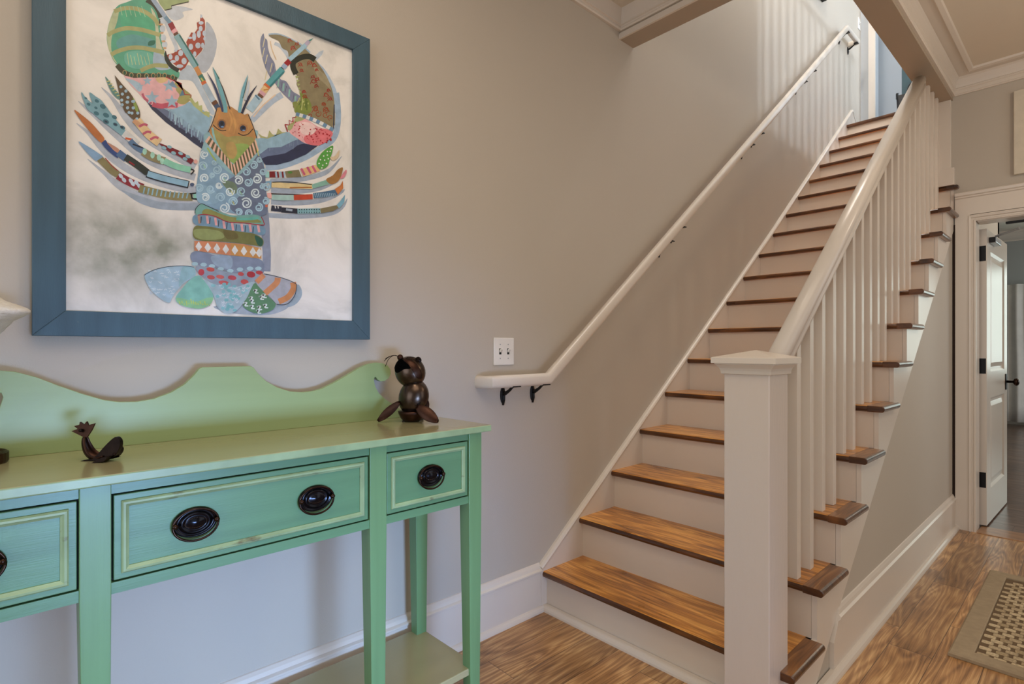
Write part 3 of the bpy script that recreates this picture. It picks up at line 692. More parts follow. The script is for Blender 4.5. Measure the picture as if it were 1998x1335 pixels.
# drawers with applied moulding
PULL = None
def pull():
    t = MB(); fn = lambda a, b_, z: (z, a * 1.0, b_ * 0.74)
    t.lathe([(0.0455, 0.0), (0.0455, 0.003), (0.043, 0.006), (0.040, 0.0055), (0.037, 0.0045), (0.033, 0.0045)], 48, fn)
    return t
def make_pull(parent, y, z):
    e = 1.0
    p = bpy.data.objects.new('drawer_pull', pull_mesh[0]); COL.objects.link(p); p.parent = parent; p.location = (0.0, y, z)
    for nm, me_ in pull_mesh[1:]:
        c = bpy.data.objects.new(nm, me_); COL.objects.link(c); c.parent = p
    return p
def mk_pull_meshes():
    out = []
    fn = lambda a, b_, z: (z, a, b_ * 0.74)
    o1 = MB().lathe([(0.0445, 0.0), (0.0445, 0.0035), (0.042, 0.006), (0.039, 0.0055), (0.0365, 0.004), (0.033, 0.004), (0.031, 0.006), (0.029, 0.009), (0.026, 0.0095), (0.023, 0.007), (0.020, 0.007), (0.014, 0.009), (0.006, 0.011), (0.0005, 0.0115)], 48, fn).build('tmp', BRONZED, None, smooth=True)
    mb = MB()
    path = [(0.010 + 0.004 * max(0, -math.sin(q)), 0.0445 * math.cos(q), -0.003 + (0.033 if math.sin(q) > 0 else 0.0345) * math.sin(q)) for q in [2 * PI * k_ / 40 for k_ in range(41)]]
    mb.tube(path, 0.0026, 8)
    o2 = mb.build('tmp', BRONZE, None, smooth=True)
    mb = MB()
    for q in [2 * PI * k_ / 40 for k_ in range(40)]:
        c = Vector((0.0085, 0.0215 * math.cos(q), 0.0108 * math.sin(q)))
        mb.lathe([(0.0004, -0.0009), (0.0010, -0.0003), (0.0010, 0.0004), (0.0004, 0.0010)], 6, lambda a, b_, z: (c.x + z, c.y + a, c.z + b_))
    o3 = mb.build('tmp', STEEL, None, smooth=True)
    po = []
    for s_ in (-1, 1):
        po.append(MB().lathe([(0.0045, 0.002), (0.004, 0.011), (0.006, 0.013), (0.0055, 0.016), (0.002, 0.018)], 12, lambda a, b_, z: (z, s_ * 0.0405 + a, b_)).build('tmp', BRONZE, None, smooth=True))
    os_ = (o1, o2, o3, *po); ms = [o.data for o in os_]
    for o in os_: bpy.data.objects.remove(o)
    for m_, n_ in zip(ms, ('drawer_pull', 'bail', 'beading', 'post', 'post')): m_.name = n_
    return [ms[0], ('bail', ms[1]), ('beading', ms[2]), ('post', ms[3]), ('post', ms[4])]
pull_mesh = mk_pull_meshes()
ZL, ZH = 0.7305, 0.9025
for (a, b_, ps) in ((-0.212, 0.081, [-0.065]), (0.139, 0.707, [0.285, 0.558]), (0.766, 1.058, [0.913])):
    d = MB().box((DF - 0.020, a, ZL), (DF - 0.004, b_, ZH)).build('drawer', MINT, CT, 0.0015)
    prof = [(0.0, 0), (0.0, 0.004), (0.003, 0.0075), (0.007, 0.008), (0.010, 0.005), (0.013, 0.003), (0.013, 0.0)]
    mb = MB(); i0 = 0.0125; loops = []
    for (q, h) in prof:
        x_ = DF - 0.004 + h; k_ = i0 + q
        loops.append([(x_, a + k_, ZL + k_), (x_, b_ - k_, ZL + k_), (x_, b_ - k_, ZH - k_), (x_, a + k_, ZH - k_)])
    vs = [p for l_ in loops for p in l_]; fs = []
    for i in range(len(prof) - 1):
        for k_ in range(4): fs.append((i * 4 + k_, i * 4 + (k_ + 1) % 4, i * 4 + 4 + (k_ + 1) % 4, i * 4 + 4 + k_))
    mb.add(vs, fs); mb.build('moulding', MOLD, d)
    for y in ps:
        p = make_pull(d, y, 0.8175); p.location.x = DF - 0.004

# ------------------------------------------------------------------ small metal sculptures; local frame r = camera right, f = away, z up
Rv = Vector((math.cos(ANG), math.sin(ANG), 0)); Fv = Vector((-math.sin(ANG), math.cos(ANG), 0))
def sculpt(name, label, cat, loc, rz=0): return thing(name, label, cat, loc, ANG + rz)   # local x = photo right, local y = away
ZC = ZT
def shell(mb, rings, seg=20, a0=0, a1=2 * PI):
    """rings: (centre xyz, rx, ry, tilt) stacked ellipses, tilt about local y"""
    vs = []; fs = []; n = len(rings)
    for (c, rx, ry, tl) in rings:
        for k_ in range(seg):
            q = a0 + (a1 - a0) * k_ / (seg if abs(a1 - a0 - 2 * PI) < 1e-6 else seg - 1)
            x, y = rx * math.cos(q), ry * math.sin(q)
            vs.append((c[0] + x * math.cos(tl), c[1] + y, c[2] + x * math.sin(tl)))
    full = abs(a1 - a0 - 2 * PI) < 1e-6
    for i in range(n - 1):
        for k_ in range(seg if full else seg - 1):
            l_ = (k_ + 1) % seg; fs.append((i * seg + k_, i * seg + l_, (i + 1) * seg + l_, (i + 1) * seg + k_))
    mb.add(vs, fs); return mb
se = sculpt('seal_sculpture', 'welded metal seal figurine with open mouth on the right end of the green console', 'figurine', (0.158, 1.000, ZC))
u = 1 / 592.0
def ball(mb, c, r_, seg=14, sq=1.0): mb.lathe([(r_ * math.sin(PI * i / 8) + 1e-4, -r_ * math.cos(PI * i / 8) * sq) for i in range(9)], seg, lambda a, b_, z: (c[0] + a, c[1] + b_, c[2] + z)); return mb
def ellip(mb, c, R_, tilt, nu=16, nv=28):
    ct, sn = math.cos(tilt), math.sin(tilt)
    return mb.lathe([(math.sin(PI * i / nu) + 1e-3, -math.cos(PI * i / nu)) for i in range(nu + 1)], nv, lambda a, b_, z: (c[0] + a * R_[0] * ct - z * R_[2] * sn, c[1] + b_ * R_[1], c[2] + a * R_[0] * sn + z * R_[2] * ct))
ellip(MB(), (0.008, 0, 0.082), (0.051, 0.048, 0.063), -0.22).build('body', STEEL, se, smooth=True)
MB().lathe([(0.001, 0.0), (0.024, 0.0), (0.037, 0.010), (0.046, 0.028), (0.0475, 0.036)], 24, lambda a, b_, z: (0.002 + a, b_, z)).build('belly', RUST, se, smooth=True)
HC, HR, HT = (-0.004, 0.0, 0.169), (0.051, 0.046, 0.055), 0.55
ellip(MB(), HC, HR, HT).build('head', STEEL, se, smooth=True)
def onhead(x, z, lift):
    ct, sn = math.cos(HT), math.sin(HT); dx, dz_ = x - HC[0], z - HC[2]; a = (dx * ct + dz_ * sn) / HR[0]; c_ = (-dx * sn + dz_ * ct) / HR[2]
    r2 = a * a + c_ * c_
    if r2 > 0.97: k_ = math.sqrt(0.97 / r2); return (HC[0] + dx * k_ * 1.03, HC[1] - HR[1] * 0.17 - lift, HC[2] + dz_ * k_ * 1.03)
    return (x, HC[1] - HR[1] * math.sqrt(1 - r2) - lift, z)
def patch(poly, lift, m, name):
    mb = MB(); P = smoothpts([(a, b_, 0) for a, b_ in poly], 4, close=True); n = len(P); c = Vector((sum(p.x for p in P) / n, sum(p.y for p in P) / n, 0)); NR = 8; vs = []; fs = []
    for k_ in range(NR + 1):
        for p in P:
            q_ = c + (p - c) * (k_ / NR) if k_ else c + (p - c) * 0.01
            vs.append(onhead(q_.x, q_.y, lift))
    for k_ in range(NR):
        for l_ in range(n): fs.append((k_ * n + l_, k_ * n + (l_ + 1) % n, (k_ + 1) * n + (l_ + 1) % n, (k_ + 1) * n + l_))
    mb.add(vs, fs); return mb.build(name, m, se, smooth=True, solid=0.0012)
patch([(-0.056, 0.200), (-0.046, 0.211), (-0.028, 0.215), (-0.014, 0.208), (0.006, 0.184), (-0.018, 0.180), (-0.042, 0.167), (-0.055, 0.178)], 0.0015, mat('mouth_dark_patch', 0x020202, 0.95, spec=0.05), 'mouth')  # black patch on the solid head paints in the dark of the open mouth
patch([(-0.030, 0.216), (-0.012, 0.214), (0.010, 0.206), (0.028, 0.190), (0.038, 0.170), (0.040, 0.150), (0.026, 0.150), (0.012, 0.176), (-0.010, 0.204)], 0.003, RUST, 'snout')
ball(MB(), (-0.036, -0.012, 0.2185), 0.0105).build('nose', RUST, se, smooth=True)
mb = MB()
c = (0.026, -0.018, 0.209); rad = 0.0095
mb.tube([(c[0] + rad * math.cos(q) * (1 - q * 0.02), c[1] - 0.004 + 0.0012 * q, c[2] + rad * 1.1 * math.sin(q) * (1 - q * 0.02)) for q in [i * 0.5 for i in range(38)]], 0.0024, 6)
mb.build('ear', DARKST, se, smooth=True)
ball(MB(), (0.026, -0.008, 0.209), 0.010).build('eye', DARKST, se, smooth=True)
mb = MB()
for dx, dz, dy in ((-0.052, -0.012, 0.0), (-0.046, -0.030, -0.012), (-0.044, -0.004, -0.020)):
    mb.tube(smoothpts([(-0.038, -0.012, 0.220), (-0.038 + dx * 0.35, -0.012 + dy * .7, 0.226), (-0.038 + dx * 0.75, -0.012 + dy, 0.222 + dz * .3), (-0.038 + dx, -0.012 + dy, 0.218 + dz)], 5), 0.0011, 6)
for dx, dz, dy in ((0.045, 0.0, 0.0), (0.050, -0.006, 0.01), (0.040, -0.012, -0.008)):
    mb.tube(smoothpts([(-0.018, -0.02 + dy * .3, 0.212), (-0.006, -0.02 + dy * .7, 0.219), (-0.018 + dx * 0.8, -0.02 + dy, 0.217 + dz), (-0.016 + dx, -0.02 + dy, 0.208 + dz)], 5), 0.0011, 6)
mb.build('whiskers', DARKST, se)
def leafp(mb, base, tip, wid, th=0.003, n=12, normal=(0, 1, 0), curl=0.0):
    """thin leaf-shaped plate from base to tip"""
    b0, t0 = Vector(base), Vector(tip); ax = (t0 - b0); nn = Vector(normal).normalized(); sd = ax.cross(nn).normalized(); nn = sd.cross(ax).normalized()
    vs = []
    for i in range(n + 1):
        t = i / n; w_ = wid * math.sin(PI * min(1, 0.06 + 0.90 * t)) ** 0.75
        c = b0 + ax * t + nn * curl * math.sin(PI * t)
        vs += [c - sd * w_ + nn * 0.004, c + nn * (-0.004), c + sd * w_ + nn * 0.004]
    fs = []
    for i in range(n):
        for k_ in range(2): fs.append((i * 3 + k_, i * 3 + k_ + 1, (i + 1) * 3 + k_ + 1, (i + 1) * 3 + k_))
    mb.add(vs, fs); return mb
for base, tip, wd, nm_ in (((-0.036, -0.02, 0.068), (-0.106, -0.034, 0.005), 0.014, (0.2, -1, 0.3)), ((0.026, -0.045, 0.056), (0.100, -0.070, 0.007), 0.021, (-0.2, -1, 0.6))):
    o = leafp(MB(), base, tip, wd, normal=nm_).build('flipper', RUST, se, smooth=True, solid=0.003)
mb = MB(); leafp(mb, (0.046, -0.01, 0.082), (0.050, 0.0, 0.035), 0.013, normal=(0.5, -1, 0.3)); mb.build('tail_flipper', RUST, se, smooth=True, solid=0.003)
mb = MB(); mb.tube([(0.02, -0.02, 0.006), (0.034, 0.03, 0.004)], 0.004, 6); mb.box((-0.03, -0.01, 0.0), (0.012, 0.02, 0.004)); mb.build('foot', DARKST, se)

# small whale: tail fan up at the left, curved body, bowl-shaped head at the right
wh = sculpt('whale_figurine', 'small dark metal whale figurine with raised tail on the green console', 'figurine', (0.246, 0.150, ZC))
q = 1 / 840.0
mb = MB(); pth = smoothpts([(-0.042, 0, 0.052), (-0.038, 0, 0.036), (-0.028, 0, 0.018), (-0.010, 0, 0.010), (0.010, 0, 0.013)], 5)
n = len(pth); vs = []; fs = []
for i, p in enumerate(pth):
    t = i / (n - 1); hw = 0.004 + 0.018 * t; tn = (pth[min(i + 1, n - 1)] - pth[max(i - 1, 0)]).normalized(); up_ = Vector((-tn.z, 0, tn.x))
    h = 0.0045 + 0.010 * math.sin(PI * min(1, t * .9 + .1))
    for k_ in range(8):
        a = PI * (1 + k_ / 7.0)
        vs.append(Vector(p) + Vector((0, 1, 0)) * (hw * math.cos(a)) + up_ * (h * math.sin(a)))
for i in range(n - 1):
    for k_ in range(7): fs.append((i * 8 + k_, i * 8 + k_ + 1, (i + 1) * 8 + k_ + 1, (i + 1) * 8 + k_))
mb.add(vs, fs); mb.build('body', RUST, wh, smooth=True, solid=0.002)
# head bowl: half ellipse disc seen edge-on, opening to the left-up
mb = MB(); hx = [(-0.018, 0.003), (-0.004, 0.018), (0.012, 0.036), (0.028, 0.051), (0.036, 0.054), (0.043, 0.047), (0.044, 0.036), (0.040, 0.024), (0.030, 0.011), (0.012, 0.005), (-0.006, 0.002)]
hs = smoothpts([(a, b_, 0) for a, b_ in hx], 4, close=True)
mb.prism([(p.x, p.y) for p in hs], lambda u_, v_, t_: (u_ + 0.002, t_ - 0.012, v_), -0.006, 0.004)
mb.prism([(p.x * 0.7 + 0.002, p.y * .55 + 0.001) for p in hs], lambda u_, v_, t_: (u_ + 0.002, t_ + 0.006, v_), -0.010, 0.004)
mb.build('head', DARKST, wh, 0.003)
mb = MB(); ball(mb, (0.034, -0.018, 0.016), 0.0035); mb.build('eye', DARKST, wh, smooth=True)
mb = MB(); mb.prism([(-0.005, 0), (0.018, 0.012), (0.030, 0.013), (0.022, 0.003)], lambda u_, v_, t_: (u_, t_, v_), -0.034, -0.018); mb.build('fin', DARKST, wh)
# tail fan
mb = MB(); fan = [(-0.040, 0.050), (-0.047, 0.051), (-0.077, 0.064), (-0.064, 0.069), (-0.073, 0.075), (-0.062, 0.078), (-0.062, 0.084), (-0.052, 0.078), (-0.047, 0.085), (-0.042, 0.077), (-0.028, 0.081), (-0.032, 0.067)]
mb.prism(fan, lambda u_, v_, t_: (u_, t_ + (v_ - 0.05) * 0.25, v_), -0.002, 0.002); mb.build('tail_fluke', RUST, wh)
mb = MB(); mb.lathe([(0.004, -0.001), (0.0035, 0.003), (0.001, 0.004)], 10, lambda a, b_, z: (-0.053 + a, -0.001 - z, 0.066 + b_)); mb.build('rivet', DARKST, wh)
mb = MB(); mb.prism([(-0.045, 0.0005), (-0.012, 0.002), (0.02, 0.0045), (0.03, 0.006), (0.02, 0.007), (-0.015, 0.005), (-0.036, 0.0025)], lambda u_, v_, t_: (u_, t_, v_), -0.014, 0.010); mb.build('lower_fin', DARKST, wh)

# left edge: metal stand with leaf fin, white shell resting on it
ls = sculpt('metal_stand', 'dark metal sculpture stand with grey leaf at the left edge of the console', 'sculpture', (0.115, -0.072, ZC))
mb = MB(); mb.lathe([(0.062, 0.0), (0.064, 0.004), (0.064, 0.022), (0.060, 0.025), (0.054, 0.020), (0.001, 0.020)], 36); mb.build('base', RUST, ls, smooth=False)
mb = MB(); mb.tube([(0, 0, 0.02), (0, 0, 0.27)], 0.006, 10); mb.build('rod', DARKST, ls)
mb = MB(); leafp(mb, (-0.01, -0.01, 0.06), (0.058, -0.01, 0.155), 0.016, normal=(0, -1, 0.2)); mb.build('leaf', mat('patina_leaf', 0x6F7A72, 0.35, 0.6, var=0.3), ls, smooth=True, solid=0.004)
sh = thing('conch_shell', 'white rough conch shell with pointed tip at the left photo edge', 'shell', (0.115, -0.072, ZC + 0.262), ANG)
mb = MB(); vs = []; fs = []; NU, NV = 28, 40
for i in range(NU + 1):
    t = i / NU
    zz = -0.0 + 0.13 * t
    for k_ in range(NV):
        a = 2 * PI * k_ / NV
        R_ = 0.075 * math.sin(PI * min(1, 0.10 + 0.88 * t)) ** 0.9
        lobe = max(0, math.cos(a)) ** 10 * math.exp(-((t - 0.52) / 0.14) ** 2) * 0.055
        lobe += sum(max(0, math.cos(a - c_)) ** 20 * math.exp(-((t - 0.7) / 0.08) ** 2) * 0.02 for c_ in (1.4, 2.6, 3.9, 5.1))
        R_ += lobe + 0.002 * math.sin(a * 9 + t * 20)
        vs.append((R_ * math.cos(a), R_ * math.sin(a) * 0.85, zz))
for i in range(NU):
    for k_ in range(NV): fs.append((i * NV + k_, i * NV + (k_ + 1) % NV, (i + 1) * NV + (k_ + 1) % NV, (i + 1) * NV + k_))
fs.append(tuple(range(NV))[::-1]); fs.append(tuple(range(NU * NV, (NU + 1) * NV)))
mb.add(vs, fs); mb.build('shell_body', mat('chalky_shell', 0xDDD8CE, 0.7, var=0.08, scale=60, bump=0.7, bscale=160), sh, smooth=True)
sh['label'] = 'white rough conch shell with pointed tip at the left photo edge'

# ------------------------------------------------------------------ painting
PT = thing('lobster_painting', 'large painting of a patterned lobster in a slate blue frame', 'painting')
FRM = mat('slate_blue_frame', 0x3F5C6C, 0.45, var=0.14, scale=4, stretch=(1, 6, 1), bump=0.15, bscale=60, wear=(0x6E7B72, 40.0, 0.72, (1, 1, 1)))
FRMV = mat('slate_blue_frame_upright', 0x3F5C6C, 0.45, var=0.14, scale=4, stretch=(1, 6, 0.6), bump=0.15, bscale=60, wear=(0x6E7B72, 40.0, 0.72, (1, 1, 1)))
py0, py1, pz0, pz1 = 0.031, 0.911, 1.230, 2.274; iy0, iy1, iz0, iz1 = 0.094, 0.849, 1.293, 2.216
def fpiece(poly, m): MB().prism(poly, lambda u, v, t: (t, u, v), 0.004, 0.034).build('frame_rail', m, PT, 0.0012)
fpiece([(py0, pz0), (py1, pz0), (iy1, iz0), (iy0, iz0)], FRM); fpiece([(py0, pz1), (iy0, iz1), (iy1, iz1), (py1, pz1)], FRM)
fpiece([(py0, pz0), (iy0, iz0), (iy0, iz1), (py0, pz1)], FRMV); fpiece([(py1, pz0), (py1, pz1), (iy1, iz1), (iy1, iz0)], FRMV)
XP = 0.028
def pix(px, py):
    fw = (-math.sin(ANG), math.cos(ANG)); rt = (math.cos(ANG), math.sin(ANG))
    a = (px - 999.0) / FOC; b_ = (679.57 - py) / FOC
    rx = fw[0] + rt[0] * a; ry = fw[1] + rt[1] * a
    t = (XP - CAM.x) / rx
    return (CAM.y + t * ry, CAM.z + t * b_)
# canvas ground
cm = bpy.data.materials.new('silvery_canvas'); cm.use_nodes = True; nt = cm.node_tree; N = nt.nodes; L = nt.links; bs = N['Principled BSDF']
tc = N.new('ShaderNodeTexCoord'); n1 = N.new('ShaderNodeTexNoise'); n1.inputs['Scale'].default_value = 3.4; n1.inputs['Detail'].default_value = 7; n1.inputs['Roughness'].default_value = 0.62; n1.inputs['Distortion'].default_value = 0.6
L.new(tc.outputs['Object'], n1.inputs['Vector'])
r1 = N.new('ShaderNodeValToRGB'); e = r1.color_ramp; e.elements[0].position = 0.36; e.elements[0].color = srgb(0xD6D5D0); e.elements[1].position = 0.66; e.elements[1].color = srgb(0xFBF9F5)
k_ = e.elements.new(0.5); k_.color = srgb(0xF0EEEA); L.new(n1.outputs['Fac'], r1.inputs['Fac'])
# grey-green wash low on the left of the canvas (a painted patch)
sp = N.new('ShaderNodeSeparateXYZ'); L.new(tc.outputs['Object'], sp.inputs[0])
dy = mth(N, L, 'DIVIDE', mth(N, L, 'SUBTRACT', sp.outputs['Y'], 0.22), 0.19); dz = mth(N, L, 'DIVIDE', mth(N, L, 'SUBTRACT', sp.outputs['Z'], 1.47), 0.12)
dd = mth(N, L, 'ADD', mth(N, L, 'MULTIPLY', dy, dy), mth(N, L, 'MULTIPLY', dz, dz))
n2 = N.new('ShaderNodeTexNoise'); n2.inputs['Scale'].default_value = 16; n2.inputs['Detail'].default_value = 8; L.new(tc.outputs['Object'], n2.inputs['Vector'])
f = mth(N, L, 'MULTIPLY', mth(N, L, 'POWER', 2.718, mth(N, L, 'MULTIPLY', dd, -1.0)), mth(N, L, 'MULTIPLY_ADD', n2.outputs['Fac'], 2.2, -0.35))
cl_ = N.new('ShaderNodeClamp'); L.new(f, cl_.inputs['Value'])
mx = N.new('ShaderNodeMixRGB'); L.new(cl_.outputs[0], mx.inputs['Fac']); L.new(r1.outputs['Color'], mx.inputs['Color1']); mx.inputs['Color2'].default_value = srgb(0x8F9384)
L.new(mx.outputs['Color'], bs.inputs['Base Color']); bs.inputs['Roughness'].default_value = 0.34
bp = N.new('ShaderNodeBump'); bp.inputs['Strength'].default_value = 0.25; bp.inputs['Distance'].default_value = 0.001; L.new(n2.outputs['Fac'], bp.inputs['Height']); L.new(bp.outputs['Normal'], bs.inputs['Normal'])
pm = MB(); pm.box((0.006, iy0, iz0), (0.0225, iy1, iz1)); mats = [cm]; PIDX = {}; LY = [0]
LT = 0.000004
def pc(c):
    if c not in PIDX:
        PIDX[c] = len(mats); mats.append(mat('pigment_%06x' % c, c, 0.42, var=0.13, scale=45))
    return PIDX[c]
def addpoly(P, c):
    """P in photo pixels, traced onto the canvas plane"""
    LY[0] += 1; x = 0.0227 + LY[0] * LT
    pts = []
    for a, b_ in P:
        y, z = pix(a, b_); pts.append((x, min(max(y, iy0 + .001), iy1 - .001), min(max(z, iz0 + .001), iz1 - .001)))
    b = bmesh.new(); vv = [b.verts.new(p) for p in pts]
    try:
        fc = b.faces.new(vv); b.normal_update(); tri = bmesh.ops.triangulate(b, faces=[fc])['faces']
        b.verts.index_update(); o = len(pm.v)
        for v in b.verts: pm.v.append(tuple(v.co))
        for t in b.faces:
            idx = [v.index + o for v in t.verts]
            if t.normal.x < 0: idx = idx[::-1]
            pm.f.append(tuple(idx)); pm.mi.append(pc(c))
    except Exception: pass
    b.free()
class CR_:
    def __init__(s, ox, oy, k): s.ox, s.oy, s.k = ox, oy, k
    def t(s, p): return (s.ox + p[0] / s.k, s.oy + p[1] / s.k)
    def poly(s, P, c, smooth=True, n=4):
        Q = [s.t(p) for p in P]
        if smooth: Q = [(q.x, q.y) for q in smoothpts([(a, b_, 0) for a, b_ in Q], n, close=True)]
        addpoly(Q, c)
    def stroke(s, P, w, c, smooth=True, taper=None, n=5):
        Q = [Vector((*s.t(p), 0)) for p in P]
        if smooth and len(Q) > 2: Q = smoothpts(Q, n)
        m_ = len(Q); W = w / s.k / 2; A = []; B_ = []
        for i, p in enumerate(Q):
            t = (Q[min(i + 1, m_ - 1)] - Q[max(i - 1, 0)]).normalized(); nn = Vector((-t.y, t.x, 0)); f_ = i / (m_ - 1)
            ww = W
            if taper == 'a': ww = W * min(1, 0.08 + f_ * 2.5)
            if taper == 'b': ww = W * min(1, 0.08 + (1 - f_) * 2.5)
            if taper == 'ab': ww = W * min(1, 0.1 + 2.2 * min(f_, 1 - f_))
            A.append(p + nn * ww); B_.append(p - nn * ww)
        x0 = A + B_[::-1]; addpoly([(q.x, q.y) for q in x0], c)
    def dot(s, x, y, rx, c, ry=None, rot=0, n=10):
        ry = ry or rx; addpoly([s.t((x + rx * math.cos(a) * math.cos(rot) - ry * math.sin(a) * math.sin(rot), y + rx * math.cos(a) * math.sin(rot) + ry * math.sin(a) * math.cos(rot))) for a in [2 * PI * i / n for i in range(n)]], c)
    def star(s, x, y, r_, c, rot=-PI / 2):
        addpoly([s.t((x + (r_ if i % 2 == 0 else r_ * .42) * math.cos(rot + PI * i / 5), y + (r_ if i % 2 == 0 else r_ * .42) * math.sin(rot + PI * i / 5))) for i in range(10)], c)
    def spiral(s, x, y, r_, w, c, turns=1.6, rot=0):
        P = [(x + r_ * (1 - 0.72 * i / 22) * math.cos(rot + turns * 2 * PI * i / 22), y + r_ * (1 - 0.72 * i / 22) * math.sin(rot + turns * 2 * PI * i / 22)) for i in range(23)]
        s.stroke(P, w, c, smooth=False)
A = CR_(130, 0, 6.067); Bc = CR_(400, 0, 6.067); Cc = CR_(130, 180, 5.564); D = CR_(370, 180, 5.564); E_ = CR_(350, 380, 5.56); G = CR_(0, 450, 2.664)
SHD = 0xB4BECC; SHD2 = 0x9FAEC4; NAVY = 0x262C48; LB = 0x9CBFD4; TEAL = 0x6FB3B8
# soft blue-grey painted shadows
Bc.stroke([(760, 405), (860, 400), (980, 440), (1130, 520), (1250, 620)], 30, 0xA8C3DC)
Bc.stroke([(830, 505), (900, 540), (980, 640), (1000, 690)], 40, 0xC3D2E2)
Bc.stroke([(1300, 730), (1400, 830), (1480, 960), (1540, 1100), (1570, 1330)], 60, 0xAFC6DE)
D.stroke([(1600, 0), (1620, 200), (1610, 380), (1560, 510), (1420, 610), (1250, 710), (1000, 800), (830, 815)], 62, 0x9FBAD6)
D.stroke([(680, 300), (760, 220), (900, 90), (1010, 20)], 70, 0xB4C6DC)
D.stroke([(700, 260), (800, 140), (940, 20)], 14, 0xE8CDB4)
Bc.stroke([(1300, 700), (1360, 640), (1410, 590)], 50, 0xC0CFDF, taper='b')
A.poly([(1660, 250), (1740, 340), (1785, 500), (1745, 700), (1650, 850), (1560, 810), (1530, 690), (1620, 580), (1645, 420)], SHD)
A.poly([(1330, 930), (1340, 850), (1450, 760), (1540, 860), (1600, 1000), (1700, 1200), (1760, 1330), (1700, 1330), (1560, 1060), (1480, 950)], 0xB9C9D9)
A.stroke([(1180, 250), (1240, 400), (1300, 540), (1310, 600)], 46, 0xC2CDDA)
A.poly([(1180, 120), (1300, 60), (1500, 100), (1380, 130), (1390, 190), (1270, 230)], 0xC4CEDA)
for P in ([(130, 90), (220, 170), (360, 290), (560, 470), (760, 650), (900, 740), (1130, 840), (1400, 920)], [(380, -60), (500, 60), (620, 230), (760, 400), (900, 520), (1100, 640), (1400, 810)],
          [(110, 330), (230, 430), (380, 600), (560, 760), (760, 880), (960, 960), (1200, 1030), (1420, 1060)], [(230, 720), (400, 860), (560, 1000), (760, 1110), (1000, 1190), (1250, 1220), (1440, 1220)]):
    Cc.stroke(P, 78, SHD, taper='a')
Cc.stroke([(600, 1060), (800, 1160), (1050, 1230), (1440, 1240)], 80, 0x9CABBC, taper='a')
for P in ([(880, 960), (1150, 950), (1400, 900), (1540, 830), (1660, 690)], [(890, 1062), (1200, 1072), (1420, 1040), (1560, 1000)], [(890, 1190), (1180, 1200), (1440, 1170), (1640, 1090), (1690, 1050)], [(830, 1330), (1150, 1345), (1500, 1320), (1660, 1250), (1720, 1150)]):
    D.stroke(P, 52, 0xA3B1C3, taper='b')
E_.stroke([(925, 170), (940, 330), (945, 500), (955, 640), (950, 830)], 90, 0x8C97AD)
E_.poly([(1180, 1190), (1275, 980), (1330, 1020), (1330, 1110), (1250, 1200), (1100, 1235), (1040, 1250)], 0x9FB2C2)
G.poly([(1130, 390), (1150, 415), (1230, 432), (1400, 438), (1500, 400), (1420, 385)], 0xA9B6C4)
# ---- green claw, upper left
A.poly([(700, 20), (850, -30), (960, -5), (1045, 70), (1095, 170), (1115, 280), (1125, 420), (1150, 540), (1170, 640), (1200, 720), (1270, 800), (1340, 850), (1310, 930), (1160, 925), (1000, 905), (830, 912), (730, 880), (640, 800), (560, 710), (510, 600), (483, 500), (480, 400), (505, 260), (560, 120), (620, 50)], 0x58A88C)
A.poly([(560, 130), (620, 100), (600, 250), (545, 400), (530, 520), (545, 640), (600, 740), (560, 700), (505, 590), (483, 480), (485, 370), (510, 250)], 0xB9C6A0)
A.poly([(1000, 80), (1060, 170), (1090, 320), (1110, 480), (1160, 650), (1130, 700), (1070, 640), (1060, 450), (1050, 280)], 0xC3C9AE)
A.poly([(700, 60), (900, 100), (1000, 200), (1040, 350), (900, 330), (700, 320), (640, 250), (650, 130)], 0x4FAE88)
A.poly([(600, 470), (750, 400), (900, 420), (1040, 470), (1050, 560), (900, 530), (750, 530), (620, 560)], 0x5FA0A0)
A.poly([(700, 620), (850, 590), (1000, 620), (1030, 720), (950, 800), (800, 800), (700, 740)], 0x6DB8A6)
A.poly([(1050, 560), (1100, 620), (1200, 700), (1240, 800), (1100, 820), (1030, 760), (1030, 650)], 0xA6BDD2)
A.poly([(980, 480), (1050, 470), (1040, 520), (970, 530)], 0x1F6B58)
for P in ([(565, 125), (680, 88), (800, 88), (930, 130), (1040, 210), (1095, 290)], [(488, 410), (560, 365), (700, 325), (850, 335), (980, 365), (1110, 405)], [(530, 640), (600, 600), (740, 560), (880, 555), (1020, 580), (1160, 610)], [(880, 830), (960, 790), (1060, 765), (1210, 775)]):
    A.stroke(P, 50, 0xA8AC76)
for x in range(7): A.stroke([(720 + x * 40, 620 + (x % 3) * 20), (740 + x * 42, 760)], 7, 0xBFCF9C)
for x in range(6): A.stroke([(640 + x * 50, 60), (660 + x * 55, 170 + 20 * (x % 2))], 8, 0x9CC7A2)
A.stroke([(600, 760), (680, 845), (790, 885), (950, 890), (1100, 892), (1200, 905), (1310, 935)], 60, 0x3E3F28)
for x, y in ((690, 850), (770, 880), (860, 885), (950, 888), (1030, 885), (1095, 880), (1165, 885), (1260, 905)): A.dot(x, y, 26, 0xB09B6A, 32); A.dot(x, y + 4, 18, 0x24503A, 26)
A.stroke([(950, -10), (1030, 40), (1090, 120), (1115, 200)], 52, 0x2C3122)
A.stroke([(1110, 215), (1108, 270), (1140, 370)], 16, 0x2C3122)
for y, x in ((230, 1145), (330, 1140), (440, 1150), (520, 1165)): A.dot(x, y, 34, 0xC9D6E4, 42)
for y, x in ((280, 1120), (380, 1130), (480, 1150), (560, 1165)): A.dot(x, y, 24, 0xD2A77E, 12)
A.stroke([(1175, 590), (1185, 680), (1240, 770), (1330, 830)], 48, 0x1A2420, taper='a')
A.poly([(1080, -20), (1110, 40), (1165, 112), (1245, 95), (1240, 60), (1310, 45), (1400, 20), (1460, 5), (1440, -25)], 0x9DB07C, False)
